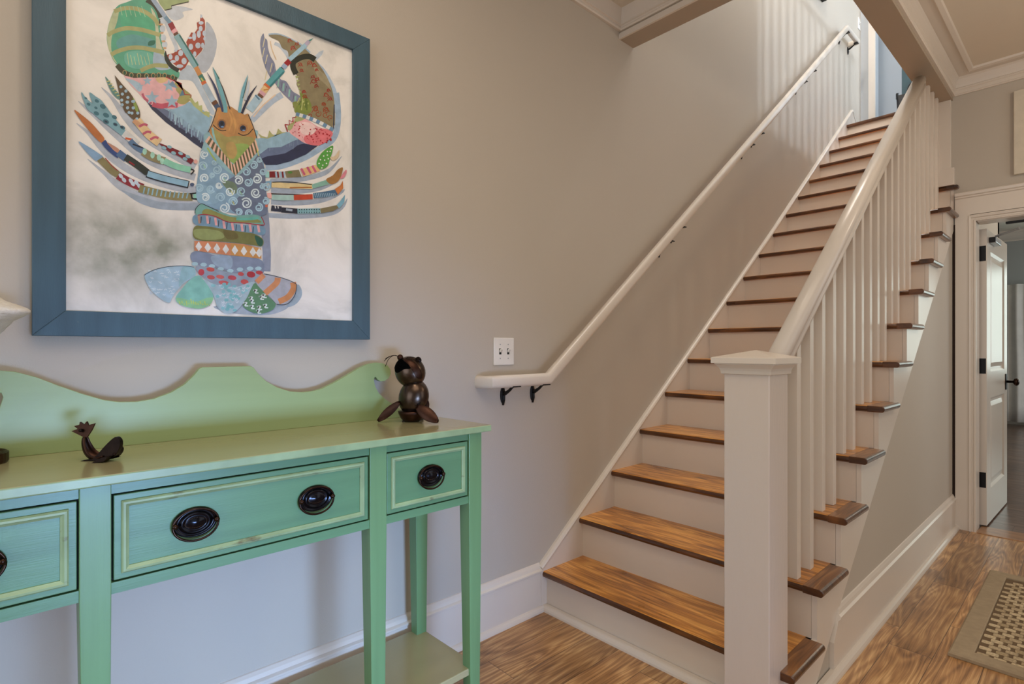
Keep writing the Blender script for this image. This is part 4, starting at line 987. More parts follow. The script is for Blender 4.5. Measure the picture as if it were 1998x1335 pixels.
A.stroke([(1165, 112), (1250, 92), (1245, 60), (1320, 40), (1450, 12)], 12, 0x2c3020, smooth=False)
# red spotted pincer
A.poly([(1590, 160), (1640, 230), (1645, 310), (1632, 420), (1640, 520), (1600, 600), (1530, 672), (1450, 580), (1420, 490), (1480, 375), (1520, 380), (1555, 330), (1545, 260), (1585, 240)], 0xA2402C, False)
A.poly([(1190, 640), (1270, 620), (1310, 590), (1370, 568), (1405, 640), (1462, 700), (1410, 790), (1355, 832), (1290, 760), (1230, 715)], 0xA2402C, False)
for x, y, a, b_ in ((1600, 185, 14, 22), (1597, 262, 30, 22), (1592, 330, 24, 34), (1570, 395, 24, 46), (1635, 385, 22, 34), (1515, 425, 24, 52), (1465, 440, 28, 14), (1475, 545, 28, 38), (1560, 530, 32, 36), (1615, 530, 20, 34), (1522, 632, 20, 34), (1640, 450, 18, 22), (1235, 665, 24, 34), (1310, 680, 26, 38), (1355, 620, 30, 38), (1265, 720, 34, 18), (1395, 715, 32, 40), (1345, 775, 42, 22), (1295, 590, 20, 16)):
    A.dot(x, y, a, 0xC0CEE0, b_)
# upper-left arm
Cc.poly([(830, 30), (960, 110), (1120, 180), (1250, 110), (1340, 100), (1430, 140), (1500, 200), (1558, 240), (1590, 260), (1540, 420), (1490, 520), (1478, 612), (1300, 480), (1080, 320), (930, 180)], 0x93B8D0, False)
Cc.poly([(840, 45), (960, 130), (1100, 190), (1200, 260), (1260, 350), (1400, 420), (1500, 470), (1478, 612), (1380, 545), (1300, 480), (1080, 320), (930, 180)], 0x63708F, False)
Cc.poly([(840, 50), (920, 120), (1040, 220), (1120, 290), (1240, 380), (1380, 470), (1490, 540), (1478, 612), (1300, 480), (1080, 320), (930, 180)], 0x2F3653, False)
for i in range(26):
    x = 1130 + i * 15 + random.uniform(-8, 8); y = 190 + i * 11; Cc.stroke([(x, y), (x + random.uniform(-20, 10), y + random.uniform(50, 120))], 14, random.choice((0x7E9BB6, 0xA2C6DA, 0x8AAAC6)))
A.poly([(680, 885), (800, 915), (1000, 910), (1200, 912), (1300, 950), (1370, 1000), (1390, 1090), (1480, 1120), (1468, 1180), (1400, 1235), (1260, 1285), (1100, 1262), (1000, 1232), (920, 1170), (850, 1090), (760, 1000)], 0xE4B4BA, False)
A.poly([(1060, 915), (1200, 912), (1180, 960), (1100, 975)], 0xD8BC8A)
A.stroke([(1020, 1225), (1120, 1250), (1230, 1235), (1320, 1240)], 60, 0xC2556C)
A.stroke([(900, 1100), (930, 1160), (1010, 1220)], 26, 0xB85A72)
A.poly([(700, 920), (840, 960), (900, 1030), (860, 1080), (780, 1000)], 0xA9C4D8)
A.poly([(1290, 960), (1400, 1050), (1480, 1120), (1465, 1180), (1390, 1230), (1310, 1200), (1340, 1120), (1300, 1060)], 0xA3A062)
for x, y, r_ in ((960, 950, 60), (1215, 1010, 78), (1015, 1150, 88), (1250, 1195, 84), (870, 1015, 50)): A.star(x, y, r_, 0x9EBCD2)
A.poly([(1340, 1130), (1375, 1055), (1410, 1120)], 0x57809A, False)
A.poly([(1215, 990), (1260, 950), (1320, 1040), (1250, 1020)], 0x7898B4, False)
A.stroke([(1180, 905), (1270, 945), (1370, 985), (1320, 1000), (1390, 1065), (1400, 1110), (1480, 1120), (1460, 1180)], 12, 0xA8202C, smooth=False)
Cc.poly([(1330, 60), (1360, 50), (1400, 110), (1430, 90), (1440, 140), (1475, 135), (1480, 210), (1520, 200), (1558, 215), (1555, 270), (1500, 240), (1440, 190), (1380, 140)], 0xB4BE82, False)
# left antenna
A.stroke([(1010, -40), (1180, 200)], 52, 0x9DB2CC, False); A.stroke([(1170, 190), (1235, 265)], 46, 0x6F93AE, False)
A.stroke([(1230, 262), (1272, 345)], 62, 0x8C1826, False); A.stroke([(1265, 340), (1300, 385)], 62, 0xE2A6B0, False); A.stroke([(1290, 378), (1310, 410)], 56, 0x5F3420, False)
A.stroke([(1305, 405), (1420, 590), (1540, 780)], 76, 0x86B4BE, False); A.stroke([(1340, 405), (1455, 590), (1560, 770)], 18, 0x1F6B68, False)
A.stroke([(1535, 785), (1590, 890)], 54, 0xC98C50, False); A.stroke([(1585, 880), (1630, 960)], 56, 0x3C7A6C, False); A.stroke([(1595, 915), (1625, 960)], 20, 0xB8B860, False); A.stroke([(1620, 955), (1640, 995)], 58, 0xCC6636, False)
A.stroke([(1635, 990), (1755, 1215)], 66, 0xA9C0D4, False); A.stroke([(1745, 1190), (1775, 1235)], 66, 0x6B4228, False); A.stroke([(1770, 1230), (1840, 1350)], 60, 0x3D5274, False)
# right pincer, striped slate
Bc.poly([(698, 388), (712, 440), (742, 470), (752, 560), (782, 660), (830, 740), (848, 830), (900, 930), (970, 960), (1040, 1070), (1125, 1125), (1145, 1180), (1070, 1222), (980, 1150), (900, 1070), (830, 970), (770, 890), (712, 770), (680, 650), (660, 530), (668, 440)], 0x828AA6)
for x, y in ((735, 720), (790, 850), (820, 770), (870, 960), (920, 960), (970, 1010), (1060, 1110), (1020, 1060), (1110, 1160)): Bc.stroke([(x, y), (x - 14, y + 80)], 36, NAVY, taper='ab')
for x, y in ((715, 440), (710, 560), (745, 640), (800, 740), (740, 830)): Bc.stroke([(x, y), (x - 24, y + 110)], 10, 0xD9D2AE)
for x, y in ((880, 930), (940, 980), (1010, 1050), (1080, 1130)): Bc.stroke([(x, y), (x - 10, y + 90)], 20, 0x8CC0B8)
Bc.stroke([(780, 480), (800, 580), (850, 700)], 10, 0xE6CBA8)
# right claw, olive with red scribbles
Bc.poly([(765, 410), (860, 402), (960, 430), (1060, 478), (1140, 530), (1210, 590), (1280, 660), (1340, 735), (1410, 835), (1465, 940), (1510, 1050), (1535, 1180), (1545, 1330), (1545, 1440), (1530, 1480), (1400, 1400), (1290, 1330), (1200, 1300), (1080, 1290), (1050, 1240), (1130, 1180), (1130, 1080), (1090, 990), (1110, 930), (1085, 870), (1045, 810), (1030, 720), (1000, 680), (985, 600), (920, 560), (880, 480), (800, 440)], 0x8C8264)
D.poly([(1130, 100), (1250, 100), (1330, 130), (1290, 240), (1160, 222), (1140, 160)], 0x88934E)
D.poly([(1290, 180), (1570, 150), (1560, 395), (1440, 330), (1290, 262)], 0x8C8264, False)
Bc.poly([(1300, 780), (1440, 900), (1500, 1060), (1440, 1000), (1340, 900)], 0xA2987A)
Bc.stroke([(1085, 870), (1050, 790), (1055, 730), (1110, 690), (1180, 665), (1250, 665), (1310, 700)], 66, 0x22271C)
Bc.stroke([(1050, 820), (1100, 860)], 40, 0x22271C)
Bc.poly([(1130, 1090), (1200, 1130), (1260, 1220), (1250, 1330), (1100, 1330), (1080, 1270), (1140, 1200)], 0x7E8E42)
for i in range(9): Bc.stroke([(1130 + i * 12, 1150 + (i % 3) * 40), (1100 + i * 16, 1210 + (i % 4) * 30)], 12, random.choice((0xB9C07C, 0x5C7030)))
for i in range(5): Bc.poly([(1075 + i * 12, 890 + i * 45), (1125 + i * 5, 900 + i * 45), (1085 + i * 10, 925 + i * 45)], 0xA7B276, False)
for (x, y, r_, dark) in ((1050, 560, 30, 0xA01622), (1010, 470, 26, 0x9A3A22), (1090, 510, 24, 0x9A3A22), (1135, 760, 26, 0x98301E), (1150, 830, 22, 0x98301E), (1250, 740, 32, 0x98301E), (1300, 760, 30, 0x98301E), (1330, 820, 18, 0x98301E), (1280, 900, 22, 0x8C1A16), (1290, 950, 40, 0x8C1A16), (1330, 930, 26, 0x8C1A16), (1325, 1010, 24, 0x8C1A16), (1470, 1060, 22, 0x98201A), (1440, 1110, 30, 0x98301E), (1485, 1165, 28, 0x98201A), (1180, 1080, 22, 0x98201A), (1190, 1140, 26, 0x98301E), (1410, 1225, 20, 0x98401E), (1310, 1290, 40, 0x98401E), (1440, 1290, 36, 0x98401E)):
    Bc.spiral(x, y, r_, 8, dark, 1.1, random.random() * 6); Bc.stroke([(x - r_, y + r_), (x, y - r_ * .4), (x + r_ * 1.2, y + r_ * .8)], 7, dark)
for (x, y, r_) in ((1370, 170, 30), (1320, 250, 26), (1400, 230, 36), (1490, 200, 30), (1480, 240, 34), (1535, 270, 32), (1465, 130, 26)):
    D.spiral(x, y, r_, 7, 0x98401E, 1.1, random.random() * 6)
# right antenna
Bc.stroke([(1235, 480), (1290, 445)], 26, 0x4E9494, False, taper='b'); Bc.stroke([(1190, 530), (1240, 478)], 44, 0xB9B2CC, False)
Bc.stroke([(1005, 700), (1200, 525)], 54, 0xA2C8DE, False); Bc.stroke([(960, 760), (1010, 712)], 62, 0xA0101E, False); Bc.stroke([(930, 800), (962, 758)], 60, 0x9FB6D6, False); Bc.stroke([(905, 790), (940, 830)], 16, 0x2E3420, False)
Bc.stroke([(745, 1005), (925, 810)], 78, 0x58A6B0, False); Bc.stroke([(775, 1020), (940, 845)], 22, 0x2C7C86, False)
Bc.stroke([(725, 1030), (752, 1000)], 84, 0xCB6A36, False); Bc.stroke([(690, 1085), (735, 1025)], 80, 0xE0C08C, False); Bc.stroke([(700, 1060), (760, 1050)], 16, 0xC0823E); Bc.stroke([(665, 1125), (697, 1080)], 78, 0xD6A6B4, False); Bc.stroke([(645, 1150), (672, 1115)], 70, 0x6B4630, False)
Bc.stroke([(530, 1300), (650, 1140)], 100, 0xA9C9DE, False); Bc.stroke([(600, 1120), (650, 1175)], 18, 0x56809E, False)
# pink dotted joint + blue arm
D.poly([(740, 500), (860, 480), (950, 450), (1060, 425), (1110, 440), (1180, 500), (1260, 550), (1400, 575), (1270, 670), (1100, 745), (950, 785), (830, 785), (790, 745), (768, 690), (740, 600)], 0x94B9D0, False)
D.poly([(765, 670), (860, 600), (1000, 590), (1120, 530), (1190, 505), (1260, 550), (1400, 575), (1270, 670), (1100, 745), (950, 785), (830, 785), (790, 745)], 0x66779A, False)
D.poly([(780, 720), (850, 690), (930, 680), (1040, 660), (1130, 610), (1180, 570), (1240, 555), (1400, 575), (1270, 670), (1100, 745), (950, 785), (830, 785)], 0x2A3152, False)
for i in range(30):
    x = 770 + i * 14; y = 520 - i * 1.5 + random.uniform(-15, 30); D.stroke([(x, y), (x + random.uniform(-14, 14), y + random.uniform(50, 110))], 13, random.choice((0xA6C8DC, 0x84A6C4, 0x9CBCD4)), taper='ab')
D.poly([(750, 440), (790, 470), (850, 490), (870, 410), (900, 450), (940, 470), (965, 390), (1010, 430), (1060, 430), (1000, 445), (900, 480), (850, 500), (780, 490)], 0xAFB27C, False)
D.poly([(1180, 255), (1290, 300), (1400, 370), (1552, 425), (1540, 490), (1475, 545), (1385, 576), (1260, 550), (1180, 500), (1090, 432), (1120, 380), (1080, 360)], 0xEAB2B8)
D.poly([(1250, 480), (1330, 440), (1440, 390), (1552, 425), (1540, 490), (1475, 545), (1385, 576), (1270, 548)], 0xE07680)
D.poly([(1200, 330), (1320, 330), (1380, 400), (1320, 460), (1220, 440)], 0xF0D2D2)
D.poly([(1160, 250), (1260, 270), (1230, 300), (1150, 330), (1110, 400), (1070, 400), (1080, 350), (1140, 310)], 0xA8B07A)
D.stroke([(1040, 345), (1090, 350), (1085, 300), (1130, 320), (1125, 270), (1165, 265)], 11, 0xA0182A, False); D.stroke([(1040, 345), (1070, 425)], 11, 0xA0182A, False)
random.seed(11)
for i in range(74):
    t = random.random(); s_ = random.random(); x = 1110 + 430 * t; yl = 300 + 120 * t; yh = 430 + 150 * min(1, t * 1.6) - max(0, t - .75) * 260; y = yl + (yh - yl) * s_; D.dot(x, y, random.uniform(4, 11) * (0.6 + .5 * t), 0xAE1A2C, n=7)
n_ = 11
for i in range(n_):
    a0 = i / n_; a1 = (i + 1) / n_; p = lambda t: (1160 + 405 * t, 232 + 175 * t - 20 * math.sin(PI * t))
    D.stroke([p(a0), p(a1)], 40, 0xE4E8EA if i % 2 else 0x6C92B6, False)
D.stroke([(1575, 130), (1568, 390)], 10, NAVY)
# ---- legs, left side
Cc.poly([(570, -10), (590, -40), (660, -30), (730, 60), (790, 180), (802, 250), (780, 320), (700, 270), (640, 200), (590, 110)], 0x5C4A33)
A.poly([(570, 880), (610, 930), (660, 990), (740, 1080), (820, 1220), (850, 1320), (700, 1330), (640, 1210), (625, 1100), (600, 990)], 0x5C4A33, False)
A.poly([(790, 1150), (850, 1280), (840, 1330), (800, 1260)], 0x88A050)
for x, y in ((645, 1022), (705, 1072), (662, 1108), (728, 1148), (655, 1180), (718, 1203), (725, 1270), (790, 1272), (660, 1235), (795, 1195)): A.dot(x, y, 19, 0x9FC0D6)
for x, y in ((600, 80), (665, 102), (720, 95), (663, 165), (728, 165), (775, 222), (712, 222), (680, 215), (765, 285)): Cc.dot(x, y, 17, 0x9FC0D6)
A.poly([(460, 900), (505, 950), (555, 1030), (625, 1110), (625, 1170), (560, 1120), (510, 1040), (480, 960)], 0x5C8C88)
for i in range(6): A.stroke([(475 + i * 24, 960 + i * 34), (520 + i * 22, 950 + i * 34)], 11, 0xC9C482)
Cc.stroke([(765, 300), (830, 380), (900, 460), (1010, 545)], 92, 0xE0C496); Cc.stroke([(730, 300), (800, 360)], 50, 0xCFA07C)
for x, y in ((830, 350), (870, 430), (950, 490)): Cc.stroke([(x - 40, y + 20), (x + 10, y - 5), (x + 50, y + 5)], 26, 0xBE5A74)
Cc.stroke([(1010, 550), (1120, 615), (1240, 670), (1370, 755)], 56, 0x761224, taper='a')
for x, y in ((1060, 600), (1120, 590), (1165, 655), (1240, 660), (1290, 720), (1320, 695)): Cc.dot(x, y, 28, 0x8CB8C8, 17, 0.4)
Cc.poly([(163, -10), (215, 60), (290, 115), (275, 30), (370, 75), (440, 165), (520, 270), (600, 370), (665, 435), (620, 475), (550, 430), (440, 345), (320, 255), (225, 150), (180, 60)], 0x7AA8B8)
A.poly([(175, 1092), (230, 1150), (300, 1230), (320, 1330), (250, 1290), (205, 1190)], 0x7AA8B8); A.poly([(270, 1090), (350, 1140), (430, 1210), (500, 1310), (400, 1340), (320, 1240)], 0x7AA8B8)
for x, y, a in ((240, 125, 22), (330, 90, 26), (395, 150, 36), (320, 165, 20), (325, 225, 32), (430, 245, 36), (430, 315, 36), (530, 345, 28), (520, 265, 30), (610, 380, 30), (210, 60, 16)): Cc.dot(x, y, a, 0x3E7080, a * .68, 0.5)
for x, y in ((430, 315), (530, 345), (600, 375)): Cc.dot(x, y, 20, 0x24364E, 10, 0.5)
Cc.stroke([(620, 440), (700, 500), (770, 560)], 78, 0xD3D8DA); Cc.stroke([(640, 495), (720, 512)], 22, 0xCC5A30); Cc.stroke([(690, 520), (760, 590), (850, 640)], 62, 0x56789E); Cc.stroke([(720, 560), (830, 600)], 16, 0x1c2338)
Cc.stroke([(830, 640), (930, 700), (1070, 745)], 84, 0x8C8562)
for x, y in ((850, 640), (935, 680), (1005, 705), (1040, 745)): Cc.dot(x, y, 24, 0xA3D6C4, 36)
Cc.stroke([(1060, 740), (1190, 800), (1350, 840)], 66, 0x8ACCB4)
Cc.poly([(85, 185), (170, 245), (270, 330), (350, 420), (412, 500), (380, 545), (290, 465), (190, 345), (120, 250)], 0xB9713E)
Cc.stroke([(400, 530), (470, 610), (570, 690)], 56, 0x2C4680); Cc.stroke([(440, 540), (540, 620), (600, 660)], 44, 0xBD8C78, taper='ab'); Cc.stroke([(560, 650), (650, 720)], 76, 0x4F6E98)
Cc.stroke([(640, 700), (760, 780), (880, 870)], 76, 0x28322E); Cc.stroke([(680, 750), (740, 790)], 16, 0x8C1A26)
Cc.stroke([(872, 880), (1050, 935), (1330, 1000)], 82, 0x1A2230); Cc.stroke([(880, 880), (1050, 932), (1320, 995)], 62, 0x8CB6D0)
Cc.poly([(132, 528), (250, 595), (350, 660), (400, 705), (330, 745), (250, 680), (180, 600)], 0x86A9CC)
Cc.poly([(330, 740), (395, 700), (440, 740), (580, 860), (545, 925), (470, 880), (400, 810)], 0x867E58, False); Cc.stroke([(420, 710), (500, 800), (560, 850)], 9, 0x9A1A26)
Cc.stroke([(560, 900), (680, 970), (830, 1035)], 86, 0x8C2434)
for x, y in ((590, 905), (625, 950), (700, 960), (720, 990), (790, 1015), (760, 980)): Cc.dot(x, y, 32, 0xC2D2E4, 20, 0.9)
Cc.stroke([(790, 1040), (960, 1085), (1150, 1125), (1370, 1135)], 84, 0x8A845A)
for i in range(11): Cc.stroke([(850 + i * 47, 1030 + i * 8 - i * i * .2), (835 + i * 47, 1100 + i * 8 - i * i * .3)], 16, 0x8CB4C6)
Cc.stroke([(1340, 1100), (1430, 1090)], 14, 0x101418); Cc.stroke([(1355, 1095), (1365, 1150), (1430, 1160)], 20, 0x101418, False); Cc.stroke([(1380, 1125), (1430, 1125)], 46, 0x8CCCBC)
# ---- legs, right side
D.dot(850, 890, 34, 0x9AD0CE, 36); D.stroke([(870, 890), (945, 888)], 66, 0x7C1420, False)
for x in (940, 990, 1025): D.stroke([(x, 858), (x + 8, 925)], 20, 0xA0BED6, False)
for x in (960, 1012): D.stroke([(x, 858), (x + 8, 925)], 18, 0x7C1420, False)
D.poly([(1040, 855), (1190, 838), (1220, 915), (1060, 925)], 0x7C7454, False); D.dot(1095, 868, 26, 0x4E8438, 14)
D.poly([(1205, 835), (1370, 785), (1425, 850), (1240, 915)], 0xE2BC86, False)
for x in (1225, 1290, 1345): D.stroke([(x - 10, 825 - (x - 1225) * .25), (x + 30, 895 - (x - 1225) * .25)], 24, 0xC65A80, False)
D.poly([(1560, 578), (1555, 640), (1530, 720), (1500, 800), (1430, 835), (1382, 775), (1420, 680), (1490, 610)], 0x5AA648)
for x, y in ((1500, 640), (1530, 640), (1460, 690), (1500, 680), (1425, 730), (1470, 735), (1510, 720), (1410, 770), (1450, 790), (1490, 770), (1540, 610), (1440, 820)): D.dot(x, y, 8, 0xF0F4EC)
D.poly([(1530, 700), (1580, 690), (1630, 625), (1620, 700), (1560, 740)], 0xD9C6A8)
D.poly([(825, 965), (890, 955), (890, 1040), (830, 1030)], 0x7FA9C6, False); D.dot(855, 1000, 16, 0xE2B070)
D.stroke([(895, 1000), (1080, 1012), (1340, 1020)], 58, 0xDCC894); D.stroke([(900, 975), (1080, 972), (1330, 1000)], 10, 0x23262E); D.stroke([(1090, 1035), (1330, 1030)], 14, 0xA86C30)
D.poly([(1330, 1000), (1500, 945), (1540, 990), (1450, 1015), (1340, 1045)], 0x86B8AA, False)
D.poly([(1488, 942), (1560, 900), (1610, 840), (1668, 815), (1650, 900), (1620, 960), (1560, 995), (1515, 985)], 0xA3743C); D.poly([(1640, 930), (1700, 840), (1710, 870), (1680, 925)], 0xE08C9C)
D.poly([(845, 1092), (895, 1090), (895, 1150), (850, 1150)], 0xE4AEA8, False); D.stroke([(895, 1135), (1010, 1145), (1140, 1142)], 56, 0xA4C8C4); D.stroke([(890, 1100), (1130, 1108), (1330, 1118)], 12, 0x1c2030)
D.stroke([(1135, 1142), (1340, 1132)], 56, 0xC0452A, False); D.stroke([(1350, 1122), (1480, 1105), (1605, 1080)], 60, 0x466C8C)
for i in range(12): D.stroke([(1360 + i * 20, 1095), (1372 + i * 20, 1140)], 6, 0xA2C0D2)
D.poly([(1580, 1050), (1640, 1010), (1668, 960), (1672, 1040), (1615, 1110)], 0xCC7C42, False)
D.stroke([(890, 1255), (1000, 1268)], 60, 0x222840); 
for x in (930, 960): D.stroke([(x, 1225), (x + 8, 1260)], 12, 0xD8DCE0)
D.stroke([(1000, 1275), (1180, 1290)], 56, 0x1E2438, False); D.stroke([(1050, 1270), (1120, 1280)], 24, 0xA2B0C0)
D.stroke([(1175, 1290), (1425, 1285)], 54, 0x86B8C2, False)
for i in range(9): D.stroke([(1195 + i * 27, 1265), (1195 + i * 27, 1280)], 12, 0x1C2838, False); D.stroke([(1195 + i * 27, 1296), (1195 + i * 27, 1310)], 10, 0x33505C, False)
D.poly([(1420, 1262), (1600, 1225), (1625, 1250), (1560, 1290), (1430, 1312)], 0x7C7454, False); D.poly([(1600, 1225), (1640, 1180), (1692, 1110), (1685, 1190), (1630, 1262)], 0x7AB0C8, False)
# ---- carapace with curls
D.poly([(130, 620), (210, 640), (350, 760), (490, 900), (620, 790), (730, 650), (775, 700), (812, 790), (825, 900), (830, 1040), (850, 1200), (835, 1320), (700, 1345), (520, 1320), (300, 1270), (110, 1200), (75, 1080), (100, 850)], 0x83A6C2)
D.poly([(500, 900), (620, 790), (730, 660), (800, 780), (825, 900), (830, 1040), (850, 1200), (835, 1320), (700, 1345), (520, 1320), (440, 1230), (560, 1100), (430, 1040), (380, 980)], 0x66748E)
D.poly([(350, 960), (470, 970), (520, 1030), (500, 1100), (420, 1060)], 0x6E8470)
D.poly([(75, 1080), (140, 1000), (300, 1100), (300, 1200), (110, 1200)], 0x8DB2CC)
curls = [(165, 670, 48, 0), (150, 800, 50, 1), (165, 930, 50, 0), (110, 1040, 46, 1), (175, 1140, 46, 0), (230, 1050, 46, 1), (320, 1010, 36, 0), (300, 840, 50, 1), (250, 900, 30, 1), (385, 925, 55, 0), (440, 1075, 50, 0), (340, 1140, 52, 1), (380, 1255, 58, 0), (480, 1185, 50, 1), (535, 955, 52, 0), (565, 1075, 52, 1), (620, 1205, 62, 0), (640, 975, 48, 1), (620, 860, 52, 1), (735, 940, 54, 0), (700, 790, 46, 1), (720, 1090, 55, 0), (755, 1250, 46, 1), (540, 1300, 40, 1), (650, 1310, 44, 1), (760, 730, 30, 1), (800, 860, 40, 1), (835, 1030, 46, 1), (830, 1180, 40, 1), (270, 760, 30, 1), (790, 1020, 30, 1)]
random.seed(3)
for x, y, r_, k_ in curls: D.spiral(x, y, r_, 15, 0xD2E4EC if k_ == 0 else 0xA6CADE, 1.7, random.random() * 6)
for x, y, c_ in ((165, 800, 0x9CD0A0), (385, 950, 0x9CCFA8), (465, 1090, 0xD8D88C), (560, 1090, 0x9CD0A0), (480, 1200, 0xC8CC7C)): D.stroke([(x - 12, y - 20), (x + 10, y + 22)], 8, c_)
D.dot(68, 750, 22, 0xE2AEA6, 24); D.stroke([(15, 830), (50, 850), (15, 890)], 14, 0x14181c); D.dot(30, 1000, 24, 0x46587A, 20)
D.dot(838, 1232, 16, 0xCC6A50)
# ---- head, collar
D.poly([(205, 430), (160, 540), (140, 620), (210, 660), (300, 760), (500, 905), (640, 800), (760, 640), (735, 500), (700, 400)], 0x8FB8C4)
D.poly([(300, 170), (350, 160), (440, 150), (500, 185), (560, 220), (600, 240), (640, 230), (665, 290), (695, 380), (720, 460), (725, 520), (690, 600), (600, 700), (530, 770), (470, 785), (400, 750), (340, 640), (270, 520), (215, 420), (250, 330), (275, 240)], 0xBD8C56)
D.poly([(270, 400), (400, 480), (500, 470), (640, 480), (700, 500), (690, 600), (600, 700), (530, 770), (470, 785), (400, 750), (340, 640), (280, 530)], 0xA39A5E)
D.poly([(420, 620), (500, 560), (620, 560), (660, 610), (590, 700), (500, 770), (440, 740)], 0x92B060)
D.poly([(400, 560), (480, 540), (520, 640), (480, 720), (420, 690)], 0xB59A60)
D.stroke([(250, 380), (265, 470), (310, 580), (400, 720), (480, 785)], 22, 0x8CC0C2); D.stroke([(530, 770), (620, 690), (700, 580), (725, 500)], 18, 0x8CC0C2)
for P in ([(440, 170), (480, 260), (500, 360), (480, 460)], [(420, 200), (460, 300), (430, 420)], [(540, 240), (560, 330)], [(330, 190), (320, 280), (290, 330)]): D.stroke(P, 24, random.choice((0xD8B078, 0xCC9A5C, 0xC88A50)), taper='ab')
for i in range(26):
    x = random.uniform(300, 660); y = random.uniform(230, 650); D.stroke([(x, y), (x + random.uniform(-20, 20), y + random.uniform(30, 70))], 9, random.choice((0xC99E64, 0xB07844, 0xA8B070, 0x8E8C50)), taper='ab')
D.stroke([(258, 350), (300, 390), (350, 415), (400, 410)], 9, 0x2C2420); D.stroke([(530, 440), (580, 465), (640, 450), (690, 395)], 9, 0x2C2420)
D.dot(350, 345, 52, 0x9C6E44, 58); D.dot(350, 345, 36, 0x20304E, 42); D.dot(352, 338, 18, 0x0c1020, 20); D.dot(358, 372, 18, 0x6C92C0, 9)
D.dot(582, 390, 52, 0xA8784A, 52); D.dot(582, 390, 34, 0x20304E, 34); D.dot(584, 382, 18, 0x0c1020, 14); D.dot(590, 412, 16, 0x7A9CC8, 8)
D.stroke([(300, 175), (250, 330), (205, 430)], 8, 0x1c2230); D.stroke([(640, 240), (690, 360), (735, 500)], 8, 0x1c2230)
def col(i0, i1, o0, o1, n_):
    for i in range(n_):
        a, b_ = i / n_, (i + 1) / n_; lp = lambda p, q_, t: (p[0] + (q_[0] - p[0]) * t, p[1] + (q_[1] - p[1]) * t)
        D.poly([lp(i0, i1, a), lp(i0, i1, b_), lp(o0, o1, b_), lp(o0, o1, a)], 0xE4BCA8 if i % 2 == 0 else 0x5E5C40, False)
col((215, 470), (475, 785), (170, 530), (500, 905), 16); col((475, 785), (720, 510), (500, 905), (755, 630), 17)
D.stroke([(195, 600), (250, 690), (290, 740)], 16, 0xA0B860); D.stroke([(735, 620), (755, 690)], 8, 0xD8D860)
# head spikes
for P, w_, c_ in (([(25, 850), (110, 1000), (170, 1160), (215, 1320)], 26, 0x2A3A66), ([(95, 790), (140, 900), (190, 1060), (240, 1250), (245, 1330)], 46, 0x6FAEBC), ([(165, 930), (230, 1080), (300, 1290)], 12, 0x3A2A2A), ([(100, 800), (170, 930)], 16, 0x1E6A66), ([(512, 880), (460, 1040), (430, 1200), (410, 1330)], 36, 0x74B0C4), ([(515, 900), (480, 1050), (450, 1160)], 10, 0x1E5A66), ([(620, 1005), (540, 1120), (480, 1240), (440, 1340)], 30, 0x1C2242), ([(525, 940), (510, 1060), (480, 1180)], 30, 0xC0CDDC)):
    Bc.stroke(P, w_, c_, taper='a')
# ---- tail
E_.poly([(140, 625), (240, 615), (420, 660), (700, 668), (900, 715), (915, 850), (820, 835), (720, 820), (600, 850), (430, 800), (200, 765), (125, 690)], 0x7F8DA6)
E_.poly([(350, 665), (560, 670), (560, 800), (400, 770)], 0x93A8BE)
for x, y in ((170, 750), (265, 758), (355, 775), (450, 805), (555, 825), (660, 810), (770, 800), (860, 800)): E_.dot(x, y, 36, 0xA6C8D4, 22)
E_.poly([(190, 772), (400, 805), (600, 852), (720, 828), (915, 855), (850, 910), (780, 960), (700, 990), (600, 1000), (430, 990), (320, 930), (215, 860)], 0x8F9EB0)
for x, y, a, b_, c_ in ((240, 840, 34, 36, 0xB84048), (340, 810, 46, 24, 0xC05048), (345, 895, 44, 24, 0xB85050), (445, 890, 46, 22, 0xC4605C), (575, 900, 48, 26, 0xB44450), (485, 955, 60, 24, 0xC45A5A), (670, 860, 34, 22, 0xBE4C4C), (780, 865, 48, 34, 0xA42A34), (870, 845, 40, 22, 0xB03A3C), (710, 945, 44, 28, 0xC2504E)): E_.dot(x, y, a, c_, b_, 0.15)
G.poly([(752, 232), (800, 205), (870, 188), (950, 183), (1008, 190), (1018, 235), (960, 270), (915, 320), (895, 350), (880, 375), (830, 350), (780, 300)], 0xA2BFD0)
random.seed(5)
for i in range(50): x = random.uniform(770, 940); y = random.uniform(205, 330); G.stroke([(x, y), (x + 8, y + random.uniform(-8, 8)), (x + 14, y)], 4, 0xC8D6DE)
G.poly([(950, 190), (1008, 192), (1012, 232), (960, 262), (930, 290)], 0x93BCC8)
E_.poly([(160, 890), (220, 880), (280, 940), (340, 1030), (372, 1110), (330, 1195), (230, 1235), (100, 1222), (0, 1185), (-40, 1120), (30, 1020), (90, 950)], 0x82C0B4)
E_.poly([(-30, 1120), (60, 1130), (180, 1160), (300, 1120), (370, 1120), (330, 1195), (230, 1235), (100, 1222), (0, 1185)], 0x8CC694)
for i in range(14): E_.stroke([(0 + i * 25, 1150 + random.uniform(-20, 50)), (10 + i * 25, 1175 + random.uniform(-20, 30))], 12, 0xB8D070)
E_.poly([(270, 920), (430, 985), (620, 1000), (780, 945), (825, 975), (770, 1080), (700, 1170), (640, 1240), (560, 1287), (470, 1270), (410, 1205), (380, 1110), (330, 1010)], 0xA4BCC8)
for i in range(42):
    t = random.random(); s_ = random.random(); y = 960 + 300 * t; x = 330 + 160 * t + (450 - 340 * t) * s_; E_.dot(x, y, random.uniform(16, 26), random.choice((0x78B6BE, 0x86BEC8)), random.uniform(14, 20))
for i in range(26):
    t = random.random(); s_ = random.random(); y = 970 + 290 * t; x = 340 + 150 * t + (430 - 330 * t) * s_; E_.stroke([(x, y), (x + 18, y + 10), (x + 30, y - 8)], 8, 0xC6D2DA)
